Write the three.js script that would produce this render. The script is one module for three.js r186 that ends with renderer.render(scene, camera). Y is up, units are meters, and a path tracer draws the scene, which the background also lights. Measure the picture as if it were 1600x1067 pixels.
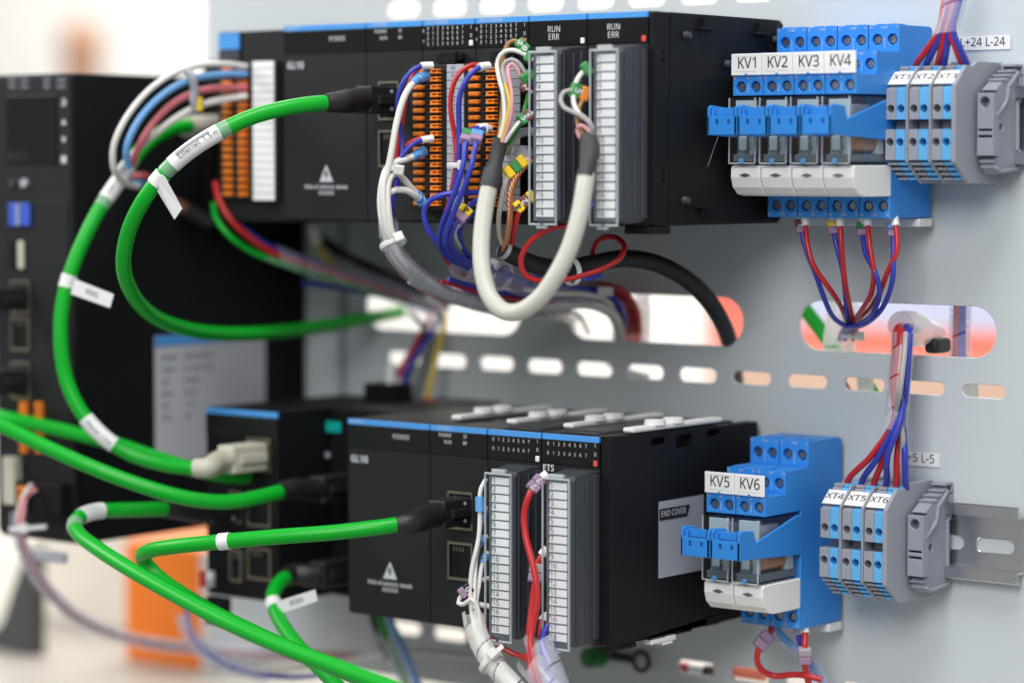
import * as THREE from 'three';
import { RoundedBoxGeometry } from 'three/addons/geometries/RoundedBoxGeometry.js';
import { mergeGeometries } from 'three/addons/utils/BufferGeometryUtils.js';
import { FontLoader } from 'three/addons/loaders/FontLoader.js';
import { RectAreaLightUniformsLib } from 'three/addons/lights/RectAreaLightUniformsLib.js';

// ------------------------------------------------------------------ camera, light, exposure
const scene = new THREE.Scene();
const FOCAL = 4380, EYE = new THREE.Vector3(0.7941, 0.1786, 1.188);
const YAW = THREE.MathUtils.degToRad(38.7), PITCH = THREE.MathUtils.degToRad(3.6);
const LOOK = new THREE.Vector3(-Math.sin(YAW) * Math.cos(PITCH), -Math.sin(PITCH), -Math.cos(YAW) * Math.cos(PITCH));
const camera = new THREE.PerspectiveCamera(2 * Math.atan(533.5 / FOCAL) * 180 / Math.PI, 1.5, 0.05, 40);
camera.position.copy(EYE);
camera.lookAt(EYE.clone().add(LOOK));
camera.focus = 1.342;
camera.userData.fStop = 2.9;
scene.add(camera);
const renderer = new THREE.WebGLRenderer({ antialias: true });
renderer.toneMapping = THREE.LinearToneMapping;
renderer.toneMappingExposure = 1.0;
renderer.shadowMap.enabled = true;
scene.background = new THREE.Color().setRGB(0.33, 0.33, 0.327);
RectAreaLightUniformsLib.init();

// ------------------------------------------------------------------ helpers
const RIGHT = new THREE.Vector3().crossVectors(LOOK, new THREE.Vector3(0, 1, 0)).normalize();
const UPV = new THREE.Vector3().crossVectors(RIGHT, LOOK);
const V = (x, y, z) => new THREE.Vector3(x, y, z);
// surveying: the point of the plane z = const (or x = const) that was measured at a spot of the photograph
const sight = (px, py) => LOOK.clone().multiplyScalar(FOCAL).addScaledVector(RIGHT, px - 800).addScaledVector(UPV, 533.5 - py);
const at = (px, py, z) => { const v = sight(px, py); return EYE.clone().addScaledVector(v, (z - EYE.z) / v.z); };
const atX = (px, py, x) => { const v = sight(px, py); return EYE.clone().addScaledVector(v, (x - EYE.x) / v.x); };
const path = (...a) => a.map(([px, py, z]) => at(px, py, z));
let seed = 7;
const rnd = () => { seed = (seed * 16807) % 2147483647; return seed / 2147483647; };
const jit = (a) => (rnd() * 2 - 1) * a;

const taken = new Map();
function numbered(name) {
  const n = taken.get(name) ?? 0; taken.set(name, n + 1);
  return n ? `${name}_${String(n).padStart(3, '0')}` : name;
}
const allThings = [];
function tag(o, label, category, group, kind) {
  o.userData.label = label; o.userData.category = category;
  if (group) o.userData.group = group;
  if (kind) o.userData.kind = kind;
  return o;
}
function thing(name, label, category, group, kind) {
  const o = new THREE.Group(); o.name = numbered(name); scene.add(o); allThings.push(o);
  return tag(o, label, category, group, kind);
}
function mesh(name, geo, mat, parent, pos) {
  const m = new THREE.Mesh(geo, mat); m.name = name; m.castShadow = m.receiveShadow = true;
  if (pos) m.position.copy(pos);
  if (parent) parent.add(m);
  return m;
}
function single(name, geo, mat, label, category, group, kind) {
  const m = mesh(numbered(name), geo, mat, scene); allThings.push(m);
  return tag(m, label, category, group, kind);
}
function boxUV(g, s = 0.05) {
  const p = g.attributes.position, n = g.attributes.normal, uv = new Float32Array(p.count * 2);
  for (let i = 0; i < p.count; i++) {
    const ax = Math.abs(n.getX(i)), ay = Math.abs(n.getY(i)), az = Math.abs(n.getZ(i));
    const [a, b] = ax > ay && ax > az ? [p.getZ(i), p.getY(i)] : ay > az ? [p.getX(i), p.getZ(i)] : [p.getX(i), p.getY(i)];
    uv[2 * i] = a / s; uv[2 * i + 1] = b / s;
  }
  g.setAttribute('uv', new THREE.BufferAttribute(uv, 2));
  return g;
}
const clean = (g) => { const q = g.index ? g.toNonIndexed() : g; for (const k of Object.keys(q.attributes)) if (!['position', 'normal', 'uv'].includes(k)) q.deleteAttribute(k); return q; };
const join = (list) => mergeGeometries(list.map(clean));
function bx(x0, x1, y0, y1, z0, z1, r = 0) {
  const w = x1 - x0, h = y1 - y0, d = z1 - z0;
  const g = r ? new RoundedBoxGeometry(w, h, d, 2, Math.min(r, w * .49, h * .49, d * .49)) : new THREE.BoxGeometry(w, h, d);
  g.translate((x0 + x1) / 2, (y0 + y1) / 2, (z0 + z1) / 2);
  return boxUV(g);
}
// profile given as [z, y] pairs, extruded along x from x0 to x1
function extrudeX(profile, x0, x1, bevel = 0.0003, holes = []) {
  const toShape = (pts, K) => { const s = new K(); pts.forEach(([z, y], i) => (i ? s.lineTo(-z, y) : s.moveTo(-z, y))); s.closePath(); return s; };
  const s = toShape(profile, THREE.Shape);
  for (const h of holes) s.holes.push(toShape(h, THREE.Path));
  const g = new THREE.ExtrudeGeometry(s, { depth: x1 - x0 - 2 * bevel, bevelEnabled: bevel > 0, bevelSize: bevel, bevelThickness: bevel, bevelOffset: -bevel, bevelSegments: 1, curveSegments: 6 });
  g.translate(0, 0, bevel); g.rotateY(Math.PI / 2); g.translate(x0, 0, 0);
  return boxUV(g);
}
// plate in the xy plane with holes, front face at z1
function plate(x0, x1, y0, y1, z0, z1, holes = [], bevel = 0.0002) {
  const s = new THREE.Shape();
  s.moveTo(x0, y0); s.lineTo(x1, y0); s.lineTo(x1, y1); s.lineTo(x0, y1); s.closePath();
  for (const h of holes) s.holes.push(h);
  const g = new THREE.ExtrudeGeometry(s, { depth: z1 - z0 - 2 * bevel, bevelEnabled: bevel > 0, bevelSize: bevel, bevelThickness: bevel, bevelOffset: -bevel, bevelSegments: 1, curveSegments: 10 });
  g.translate(0, 0, z0 + bevel);
  return boxUV(g);
}
const hole = (x, y, r) => { const p = new THREE.Path(); p.absarc(x, y, r, 0, Math.PI * 2, true); return p; };
const rectHole = (x0, x1, y0, y1) => { const p = new THREE.Path(); p.moveTo(x0, y0); p.lineTo(x0, y1); p.lineTo(x1, y1); p.lineTo(x1, y0); p.closePath(); return p; };
const slotHole = (x0, x1, y, h) => { const r = h / 2, p = new THREE.Path(); p.absarc(x1 - r, y, r, -Math.PI / 2, Math.PI / 2, false); p.absarc(x0 + r, y, r, Math.PI / 2, Math.PI * 1.5, false); p.closePath(); return p; };
const curveOf = (pts) => new THREE.CatmullRomCurve3(pts, false, 'centripetal');
// round sweep with end caps; r may be a function of t
function sweep(curve, r, { rad = 10, seg = 0, t0 = 0, t1 = 1, caps = true } = {}) {
  const len = curve.getLength() * (t1 - t0);
  seg = seg || Math.max(4, Math.min(160, Math.round(len / 0.0025)));
  const R = typeof r === 'function' ? r : () => r;
  const P = [], T = [];
  for (let i = 0; i <= seg; i++) { const t = t0 + (t1 - t0) * i / seg; P.push(curve.getPointAt(t)); T.push(curve.getTangentAt(t)); }
  let n = V(0, 1, 0); if (Math.abs(T[0].y) > 0.9) n = V(1, 0, 0);
  n.addScaledVector(T[0], -n.dot(T[0])).normalize();
  const pos = [], nor = [], uv = [], idx = [];
  let s = 0;
  for (let i = 0; i <= seg; i++) {
    if (i) { s += P[i].distanceTo(P[i - 1]); n.addScaledVector(T[i], -n.dot(T[i])).normalize(); }
    const b = T[i].clone().cross(n), ri = R(i / seg);
    for (let j = 0; j <= rad; j++) {
      const a = j / rad * Math.PI * 2, d = n.clone().multiplyScalar(Math.cos(a)).addScaledVector(b, Math.sin(a));
      pos.push(P[i].x + d.x * ri, P[i].y + d.y * ri, P[i].z + d.z * ri); nor.push(d.x, d.y, d.z); uv.push(s / 0.05, j / rad);
    }
  }
  for (let i = 0; i < seg; i++) for (let j = 0; j < rad; j++) { const a = i * (rad + 1) + j, b = a + rad + 1; idx.push(a, a + 1, b, b, a + 1, b + 1); }
  if (caps) for (const [i, sg] of [[0, -1], [seg, 1]]) {
    const c = pos.length / 3, t = T[i].clone().multiplyScalar(sg);
    pos.push(P[i].x, P[i].y, P[i].z); nor.push(t.x, t.y, t.z); uv.push(0, 0);
    for (let j = 0; j <= rad; j++) { const k = (i * (rad + 1) + j) * 3; pos.push(pos[k], pos[k + 1], pos[k + 2]); nor.push(t.x, t.y, t.z); uv.push(0, 0); }
    for (let j = 0; j < rad; j++) sg > 0 ? idx.push(c, c + 1 + j, c + 2 + j) : idx.push(c, c + 2 + j, c + 1 + j);
  }
  const g = new THREE.BufferGeometry();
  g.setAttribute('position', new THREE.Float32BufferAttribute(pos, 3)); g.setAttribute('normal', new THREE.Float32BufferAttribute(nor, 3)); g.setAttribute('uv', new THREE.Float32BufferAttribute(uv, 2)); g.setIndex(idx);
  return g;
}
const fontPlain = await new FontLoader().loadAsync('fonts/droid/droid_sans_regular.typeface.json');
const fontBold = await new FontLoader().loadAsync('fonts/droid/droid_sans_bold.typeface.json');
// flat print: letters lying in the xy plane at (x, y, z), anchored left (0), centre (.5) or right (1)
function words(str, size, x, y, z, { anchor = .5, bold = false, stretch = 1 } = {}) {
  const g = new THREE.ShapeGeometry((bold ? fontBold : fontPlain).generateShapes(str, size), 3);
  g.computeBoundingBox();
  const b = g.boundingBox;
  g.translate(-b.min.x - (b.max.x - b.min.x) * anchor, -size * .36, 0); g.scale(stretch, 1, 1); g.translate(x, y, z);
  return g;
}
const onSide = (g, x) => { g.rotateY(Math.PI / 2); g.translate(x, 0, 0); return g; };   // lettering turned to face +x

// ------------------------------------------------------------------ textures and materials
function noiseTexture(n, f, srgb) {
  const d = new Uint8Array(n * n * 4);
  for (let y = 0; y < n; y++) for (let x = 0; x < n; x++) { const c = f(x / n, y / n); const k = (y * n + x) * 4; d[k] = c[0]; d[k + 1] = c[1]; d[k + 2] = c[2]; d[k + 3] = 255; }
  const t = new THREE.DataTexture(d, n, n); t.wrapS = t.wrapT = THREE.RepeatWrapping; t.magFilter = t.minFilter = THREE.LinearFilter; t.needsUpdate = true;
  if (srgb) t.colorSpace = THREE.SRGBColorSpace;
  return t;
}
function lattice(n) { const a = Array.from({ length: n * n }, rnd); return (u, v) => { const x = u * n, y = v * n, i = Math.floor(x), j = Math.floor(y), fx = x - i, fy = y - j, s = (t) => t * t * (3 - 2 * t), g = (p, q) => a[((q % n + n) % n) * n + (p % n + n) % n]; const A = g(i, j) + (g(i + 1, j) - g(i, j)) * s(fx), B = g(i, j + 1) + (g(i + 1, j + 1) - g(i, j + 1)) * s(fx); return A + (B - A) * s(fy); }; }
const L8 = lattice(8), L24 = lattice(24), L64 = lattice(64), L170 = lattice(170);
const grain = noiseTexture(512, (u, v) => { const k = 255 * (.55 * L170(u, v) + .45 * L64(u, v)); return [k, k, k]; });
const smudge = noiseTexture(512, (u, v) => { const k = 255 * (.85 + .10 * (L8(u, v) - .5) + .06 * (L24(u, v) - .5) + .10 * (L170(u, v) - .5)); return [k, k, k]; });
const brushed = noiseTexture(512, (u, v) => { const k = 255 * (.5 + .5 * (L170(u * .04, v) - .5) + .35 * (L64(u * .1, v) - .5) + .2 * (L24(u, v) - .5)); return [k, k, k]; });
function paintRep(t, r) { const c = t.clone(); c.repeat.set(r, r); c.needsUpdate = true; return c; }
const smudgeBig = paintRep(smudge, .22), grainFine = paintRep(grain, 1.5);
const lin = (r, g, b) => new THREE.Color().setRGB(r, g, b);
const std = (c, rough, extra = {}) => new THREE.MeshStandardMaterial({ color: c, roughness: rough, metalness: 0, ...extra });
const moulded = (c, rough, bump = .00003) => std(c, rough, { bumpMap: grainFine, bumpScale: bump, roughnessMap: null });
const pvc = (c, rough = .36) => std(c, rough, { bumpMap: grain, bumpScale: .00002 });
const dull = (c, rough, bump, spec) => new THREE.MeshPhysicalMaterial({ color: c, roughness: rough, specularIntensity: spec, bumpMap: grainFine, bumpScale: bump });
const milky = (c, t, rough = .55) => new THREE.MeshPhysicalMaterial({ color: c, roughness: rough, transmission: t, thickness: 0, ior: 1.4, side: THREE.DoubleSide });
const M = {
  panel: std(lin(.56, .615, .65), .5, { roughnessMap: smudgeBig, bumpMap: grain, bumpScale: .00003 }),
  body: dull(lin(.0125, .0145, .0160), .50, .00005, .62),
  bodyShaded: dull(lin(.0075, .0085, .0100), .55, .00005, .34),  // darker copy of body: the dim light on sides is put into the colour
  bodyGrey: moulded(lin(.045, .05, .062), .42, .00004),
  gloss: std(lin(.004, .004, .005), .22),
  stripe: std(lin(.07, .32, .78), .4),
  print: std(lin(.62, .64, .70), .6),
  printDim: std(lin(.42, .45, .52), .6),
  ink: std(lin(.015, .015, .018), .6),
  inkGrey: std(lin(.06, .06, .07), .6),
  white: moulded(lin(.83, .84, .83), .4),
  cell: std(lin(.84, .85, .87), .55),
  cellGrey: std(lin(.42, .44, .50), .6),
  tray: moulded(lin(.12, .145, .175), .4),
  red: std(lin(.75, .08, .05), .4),
  relayBlue: dull(lin(.035, .25, .72), .42, .00003, .7),
  relayBlueDark: moulded(lin(.02, .10, .36), .5),
  xtGrey: moulded(lin(.305, .32, .375), .48),
  xtClamp: moulded(lin(.28, .30, .37), .46, .00005),
  xtBlue: moulded(lin(.12, .42, .78), .45),
  dark: std(lin(.006, .006, .007), .6),
  steel: new THREE.MeshStandardMaterial({ color: lin(.66, .67, .69), metalness: 1, roughness: .27, bumpMap: brushed, bumpScale: .000002 }),
  brass: new THREE.MeshStandardMaterial({ color: lin(.40, .37, .28), metalness: 1, roughness: .35 }),
  screw: new THREE.MeshStandardMaterial({ color: lin(.45, .46, .48), metalness: 1, roughness: .4 }),
  copper: new THREE.MeshStandardMaterial({ color: lin(.62, .28, .15), metalness: .8, roughness: .42 }),
  clear: new THREE.MeshPhysicalMaterial({ color: lin(.985, .99, 1), roughness: .04, transmission: 1, thickness: 0, ior: 1.45, side: THREE.DoubleSide }),
  rim: new THREE.MeshPhysicalMaterial({ color: lin(.72, .76, .80), roughness: .15, transmission: .45, thickness: 0, ior: 1.45, side: THREE.DoubleSide }),
  smoke: new THREE.MeshPhysicalMaterial({ color: lin(.93, .96, .98), roughness: .03, transmission: .98, thickness: 0, ior: 1.45, side: THREE.DoubleSide }),
  sleeve: milky(lin(.88, .90, .98), .80, .26),
  sleeveWhite: milky(lin(.90, .90, .90), .55, .40),
  tie: new THREE.MeshPhysicalMaterial({ color: lin(.80, .81, .80), roughness: .45, transmission: .2, thickness: 0 }),
  orange: moulded(lin(.86, .24, .015), .45),
  green: new THREE.MeshPhysicalMaterial({ color: lin(.002, .385, .022), roughness: .36, specularIntensity: .7, bumpMap: grain, bumpScale: .00002 }),
  greenDark: pvc(lin(.012, .17, .03), .4),
  wBlue: pvc(lin(.03, .045, .40), .34), wRed: pvc(lin(.50, .018, .022), .34), wWhite: pvc(lin(.72, .72, .69), .4),
  wGrey: pvc(lin(.36, .36, .36), .4), wPink: pvc(lin(.72, .36, .40), .4), wBrown: pvc(lin(.32, .17, .05), .4), wYellow: pvc(lin(.72, .52, .06), .4),
  wSky: pvc(lin(.14, .36, .70), .4), wRose: pvc(lin(.56, .13, .16), .4), wBeige: pvc(lin(.56, .53, .45), .45), wGreen: pvc(lin(.02, .24, .03), .4),
  beige: pvc(lin(.54, .545, .49), .42), black: moulded(lin(.012, .012, .013), .55, .00008), shrink: moulded(lin(.035, .037, .042), .5, .00015),
  plugBeige: moulded(lin(.55, .53, .44), .5), plugBlack: moulded(lin(.014, .014, .016), .48),
  beadGreen: std(lin(.03, .25, .06), .45), beadPurple: std(lin(.34, .22, .36), .5), beadBlue: std(lin(.10, .32, .70), .45), beadYellow: std(lin(.85, .58, .02), .45), beadBrown: std(lin(.16, .05, .04), .45), beadOrange: std(lin(.8, .25, .04), .45), beadGrey: std(lin(.35, .34, .36), .5), beadBlack: std(lin(.02, .02, .02), .45),
  paper: std(lin(.78, .79, .80), .6), namePlate: std(lin(.52, .54, .60), .5), teal: std(lin(.0, .42, .38), .5), plateGrey: std(lin(.36, .38, .45), .45), blueUsb: std(lin(.04, .10, .55), .45),
};
// ------------------------------------------------------------------ lamps of the hall, and added fill lamps out of view
const lampGlow = new THREE.MeshStandardMaterial({ color: 0xffffff, emissive: lin(1, .98, .95), emissiveIntensity: 1.2 });
function unseenLamp(label, p, target, w, h, intensity, color) {
  const g = thing('unseen_lamp', label, 'lamp');
  const holder = new THREE.Object3D(); holder.position.copy(p); holder.lookAt(target);        // +z towards the target
  const q = holder.quaternion;
  const put = (name, geo, mat) => { const m = mesh(name, geo, mat, g); m.position.copy(p); m.quaternion.copy(q); return m; };
  put('housing', join([bx(-w / 2 - .02, w / 2 + .02, -h / 2 - .02, h / 2 + .02, -.06, -.012, .004), bx(-w / 2 - .02, -w / 2, -h / 2 - .02, h / 2 + .02, -.012, .002), bx(w / 2, w / 2 + .02, -h / 2 - .02, h / 2 + .02, -.012, .002), bx(-w / 2, w / 2, -h / 2 - .02, -h / 2, -.012, .002), bx(-w / 2, w / 2, h / 2, h / 2 + .02, -.012, .002)]), M.white);
  put('lamp_diffuser', bx(-w / 2, w / 2, -h / 2, h / 2, -.012, -.004), lampGlow);
  const l = new THREE.RectAreaLight(color, intensity, w, h);
  l.position.copy(p).addScaledVector(target.clone().sub(p).normalize(), .004); l.lookAt(target); g.add(l);
}
unseenLamp('square ceiling light panel above the grey mounting panel', V(.75, 1.15, 1.95), V(0, .1, .05), .9, .9, 9.0, lin(1, .99, .97));
unseenLamp('second square ceiling light panel high over the upper row', V(.45, 1.9, .75), V(0, .1, .05), .8, .8, 12, lin(1, .99, .97));
unseenLamp('added unseen fill light panel over the controller side', V(-1.7, 1.15, 1.0), V(-.5, 0, 0), .7, .7, 11, lin(1, .98, .95));  // added fill lamp, unseen, lifts the left side and the cabinet
unseenLamp('added unseen light panel brightening the white booth wall', V(-1.2, 1.55, -.85), V(-1.5, .2, -1.7), 1.4, .5, 30, lin(1, .96, .90));  // added lamp, unseen, turns the booth wall white

// ------------------------------------------------------------------ mounting panel with its cut-outs
const panelLeft = at(322, 20, 0).x, panelBottom = at(450, 1032, 0).y;
{
  const holes = [];
  for (let k = 0; k < 13; k++) {
    const x = -.2475 + .0335 * k;
    if (k < 12) { holes.push(slotHole(x, x + .0235, .0703, k > 6 ? .0064 : .0074)); if (k < 2 || k > 5) holes.push(slotHole(x, x + .0235, -.0825, .0070)); }
    holes.push(slotHole(x, x + .0235, .2655, .0085));
  }
  for (const [a, b] of [[-.2640, -.1520], [-.1190, -.0065], [.0272, .1392]]) holes.push(slotHole(a, b, .0985, .0248));
  for (const [a, b] of [[-.3640, -.2860]]) holes.push(slotHole(a, b, .3, .0248));
  single('mounting_panel', plate(panelLeft, .34, panelBottom, .46, -.002, 0, holes, .0003), M.panel, 'light grey painted metal mounting panel pierced by rows of slots', 'panel', null, 'structure');
}
// ------------------------------------------------------------------ booth behind and beneath
const TABLE = -.138;
single('booth_wall', boxUV(bx(-5.5, 3.2, -.5, 2.6, -1.86, -1.8)), std(lin(.80, .79, .765), .8, { bumpMap: grain, bumpScale: .0003 }), 'white booth wall far behind the mounting panel', 'wall', null, 'structure');
single('table_top', bx(-1.9, .9, -.180, TABLE, -1.1, .16, .004), std(lin(.44, .42, .38), .5, { roughnessMap: smudge }), 'pale beige table top under the controllers', 'table', null, 'structure');
{
  // booth furniture glimpsed below the tall controller
  const a = at(52, 940, -.12), b = at(190, 940, -.12);
  single('beige_cabinet', bx(a.x, b.x + .01, TABLE, -.02, -.30, -.12, .004), moulded(lin(.72, .69, .62), .6), 'beige cabinet standing on the table beside the orange box', 'cabinet');
  const c = at(194, 930, -.05), d = at(312, 930, -.05);
  const o = thing('orange_box', 'bright orange box with a pale right edge on the table', 'box');
  mesh('carton', bx(c.x, d.x, TABLE, -.062, -.16, -.05, .002), std(lin(.95, .22, .01), .6), o);
  mesh('edge_trim', bx(d.x + .0005, d.x + .004, TABLE, -.062, -.16, -.05, .001), M.paper, o);
  const w = at(-40, 980, -.02);
  single('dark_wedge_stand', (() => { const s = new THREE.Shape(); const p = [at(-60, 1036, -.02), at(50, 1030, -.02), at(50, 858, -.02), at(38, 866, -.02), at(2, 975, -.02), at(-60, 1030, -.02)]; p.forEach((q, i) => (i ? s.lineTo(q.x, q.y) : s.moveTo(q.x, q.y))); const g = new THREE.ExtrudeGeometry(s, { depth: .010, bevelEnabled: true, bevelSize: .001, bevelThickness: .001, bevelSegments: 1 }); g.translate(0, 0, -.03); return boxUV(g); })(), moulded(lin(.05, .055, .055), .6), 'dark grey slanted stand beside the beige cabinet', 'stand');
  // rounded stand-in for an unidentified brown blur far behind the tall controller
  const v = at(128, 150, -1.25), prof = [[.001, -.25], [.05, -.25], [.062, -.2], [.05, -.05], [.026, .02], [.022, .05], [.03, .075], [.026, .1], [.012, .115], [.001, .117]].map(([r, y]) => new THREE.Vector2(r, y));
  const lg = new THREE.LatheGeometry(prof, 28); lg.translate(v.x, v.y - .02, v.z);
  single('brown_stand_in', lg, moulded(lin(.24, .13, .08), .6), 'unidentified blurred brown vase shape in front of the white wall', 'stand_in');
  // red banner seen through the right-hand cut-outs
  const r0 = at(1105, 500, -.75), r1 = at(1720, 600, -.75);
  const ban = thing('red_banner', 'salmon red banner with a lavender band seen through the right slots', 'banner');
  mesh('red_cloth', bx(r0.x, r1.x, r1.y + .012, r0.y, -.752, -.75), std(lin(.92, .22, .16), .7), ban);
  const rc = at(1205, 512, -.75);
  mesh('red_border', bx(r0.x, rc.x - .0005, r0.y + .0005, r0.y + .15, -.752, -.75), std(lin(.95, .18, .13), .7), ban);
  mesh('lavender_band', bx(rc.x, r1.x, r0.y + .0005, r0.y + .15, -.752, -.75), std(lin(.56, .60, .82), .7), ban);
  mesh('cream_band', bx(r0.x, r1.x, r1.y - .11, r1.y + .0115, -.752, -.75), std(lin(.66, .45, .36), .7), ban);
}
// added unseen lamp behind the panel, brightens what the slots show
unseenLamp('added unseen light panel brightening the red banner behind the mounting panel', V(-.35, .95, -.35), V(-.55, .05, -.8), 1.4, .3, 1.9, lin(1, .96, .92));

// ------------------------------------------------------------------ mounting rails
function dinRail(label, yc, x0, x1, slots) {
  const g = thing('mounting_rail', label, 'rail', 'steel mounting rails on the panel');
  const H = .0185, I = .0128, t = .0011, D = .0078;
  const base = plate(x0, x1, yc - I, yc + I, .0003, .0003 + t, slots.map(([a, b]) => slotHole(a, b, yc - .0015, .0072)), .0002);
  const prof = (s) => [[.0003 + t, yc + s * I], [D, yc + s * I], [D, yc + s * (H - .0006)], [D - .0006, yc + s * H], [D - .0024, yc + s * H], [D - .0024, yc + s * (H - t)], [D - t, yc + s * (H - t)], [D - t, yc + s * (I + t)], [.0003 + t, yc + s * (I + t)]];
  mesh('base_web', base, M.steel, g);
  mesh('upper_lip', extrudeX(prof(1), x0, x1, .0002), M.steel, g);
  mesh('lower_lip', extrudeX(prof(-1).reverse(), x0, x1, .0002), M.steel, g);
}
const railEnd = at(1592, 797, .0075).x;
const slotsAlong = (a) => Array.from({ length: 18 }, (_, k) => [a - .0272 * k, a - .0272 * k + .0205]);
dinRail('slotted steel mounting rail carrying the lower row with KV5 and XT4', -.002, -.315, railEnd, slotsAlong(.1302).slice(0, 15));
dinRail('slotted steel mounting rail carrying the upper row with KV1 and XT1', .1975, -.300, .30, slotsAlong(.2662).slice(0, 17));

// ------------------------------------------------------------------ printed name strips on the panel
for (const [txt, x0, x1, y0, y1, s, lab] of [['L+24 L-24', .1155, .1453, .2334, .2400, .0041, 'white name strip printed L+24 L-24 on the panel'], ['L+5 L-5', .0868, .1091, .0320, .0388, .0042, 'white name strip printed L+5 L-5 on the panel']]) {
  const g = thing('name_strip', lab, 'label');
  mesh('strip', bx(x0, x1, y0, y1, .0003, .0006), M.paper, g);
  mesh('lettering', words(txt, s, x1 - .0028, (y0 + y1) / 2, .00075, { anchor: 1 }), M.ink, g);
}
// ------------------------------------------------------------------ programmable controller modules
const ZF = .130;   // front of the controller modules
function moduleShell(g, x0, x1, yTop, { z1 = ZF, zb = .016, stripe = true, header = true, mat = M.body } = {}) {
  const y0 = yTop - .1, gap = .00025;
  mesh('body', extrudeX([[zb, yTop - .002], [zb, y0 + .003], [zb + .004, y0], [z1 - .0012, y0], [z1, y0 + .0012], [z1, yTop - .0148], [z1 - .001, yTop - .0148], [z1 - .001, yTop], [zb + .003, yTop]], x0 + gap, x1 - gap, .0003), mat, g);
  if (header) mesh('header_window', bx(x0 + gap, x1 - gap, yTop - .0146, yTop - .00295, z1 - .0012, z1 + .0002, .0002), M.gloss, g);
  if (stripe) mesh('blue_stripe', bx(x0 + gap * 2, x1 - gap * 2, yTop - .0029, yTop - .0001, z1 - .0012, z1 + .0003, .0002), M.stripe, g);
}
const led = (g, x, y, mat, name) => mesh(name, bx(x - .0012, x + .0012, y - .0014, y + .0014, ZF - .0002, ZF + .0006, .0004), mat, g);
function digitRows(x0, x1, yTop, rows, marks) {
  const list = [], z = ZF + .00035, s = .0017, w = x1 - x0;
  const dy = rows === 4 ? .00255 : .0045, yStart = yTop - (rows === 4 ? .0044 : .0050);
  for (let r = 0; r < rows; r++) for (let c = 0; c < 8; c++) list.push(words(String(c), s, x0 + w * (.115 + .093 * c), yStart - r * dy, z));
  list.push(words('I', s, x1 - w * .075, yTop - .0044, z), words('II', s, x1 - w * .075, yTop - .0086, z));
  if (marks) list.push(words('X', s, x0 + w * .03, yStart - dy * .5, z), words('Y', s, x0 + w * .03, yStart - dy * 2.5, z));
  return join(list);
}
// terminal block with a clear lid over eighteen numbered labels
function numberedBlock(g, xr, yTop, lowered = 0) {
  const w = .0166, xl = xr - w, yt = yTop - .0169 - lowered, yb = yTop - .0994, zb = ZF + .0005, zt = .1500;
  const b = mesh('terminal_block', extrudeX([[zb, yb + .0015], [zt - .003, yb + .001], [zt, yb + .003], [zt, yt - .003], [zt - .002, yt - .0006], [zb + .006, yt + .0012], [zb, yt + .0008]], xl + .0004, xr - .0004, .0004), M.bodyGrey, g);
  mesh('side_rib', join([bx(xr - .0005, xr + .0006, yb + .003, yt - .001, zb + .0002, zb + .0042, .0004), bx(xr - .0005, xr + .0003, yb + .003, yt - .002, zb + .0085, zb + .0098, .0003), bx(xr - .0005, xr + .0003, yb + .003, yt - .002, zt - .0035, zt - .0024, .0003)]), M.bodyGrey, b);
  mesh('label_tray', bx(xl + .0008, xr - .0012, yb + .0016, yt - .0022, zt - .0002, zt + .0007, .0003), M.tray, b);
  const n = 18, top = yt - .0032, bot = yb + .0034, p = (top - bot) / n, cx0 = xl + .0028, cx1 = xr - .0032;
  const sh = new THREE.Shape(); sh.moveTo(-(cx1 - cx0) / 2, -p * .41); sh.lineTo((cx1 - cx0) / 2, -p * .41); sh.lineTo((cx1 - cx0) / 2, p * .41); sh.lineTo(-(cx1 - cx0) / 2 + .0006, p * .41); sh.closePath();
  const cellGeo = boxUV(new THREE.ExtrudeGeometry(sh, { depth: .0003, bevelEnabled: false })), nums = [];
  for (let k = 0; k < n; k++) {
    const y = top - p * (k + .5);
    mesh('number_label', cellGeo, M.cell, b, V((cx0 + cx1) / 2, y, zt + .0008));
    nums.push(words(String(k + 1), .0026, cx0 + .0011, y, zt + .0013, { anchor: 0, stretch: 1 }));
  }
  mesh('lettering', join(nums), M.inkGrey, b);
  const zl = .1531, r = .0007;
  const sheet = new THREE.PlaneGeometry(w - .0012, yt - yb - .0024); sheet.translate((xl + xr) / 2, (yt + yb) / 2 - .0006, zl - .0002);
  mesh('clear_lid', sheet, M.clear, b);
  mesh('lid_rim', join([bx(xl, xr - .0002, yt - .0022, yt - .0012, zl - .001, zl + .0003, .0003), bx(xl, xr - .0002, yb - .0002, yb + .0008, zl - .001, zl + .0003, .0003), bx(xl, xl + .0005, yb + .0008, yt - .0022, zl - .001, zl + .0003, .0003), bx(xr - .0009, xr - .0004, yb + .0008, yt - .0022, zl - .001, zl + .0003, .0003), bx(xl + .004, xr - .0045, yt - .0012, yt + .0006, zl - .0025, zl - .0002, .0004), bx(xl + .004, xr - .0068, yb - .0018, yb - .0002, zl - .0025, zl - .0004, .0004)]), M.rim, b);
  mesh('lid_hook', bx((xl + xr) / 2 - .0007, (xl + xr) / 2 + .0007, yb + .0002, yb + .0026, zl + .0003, zl + .0009, .0002), M.inkGrey, b);
}
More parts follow.
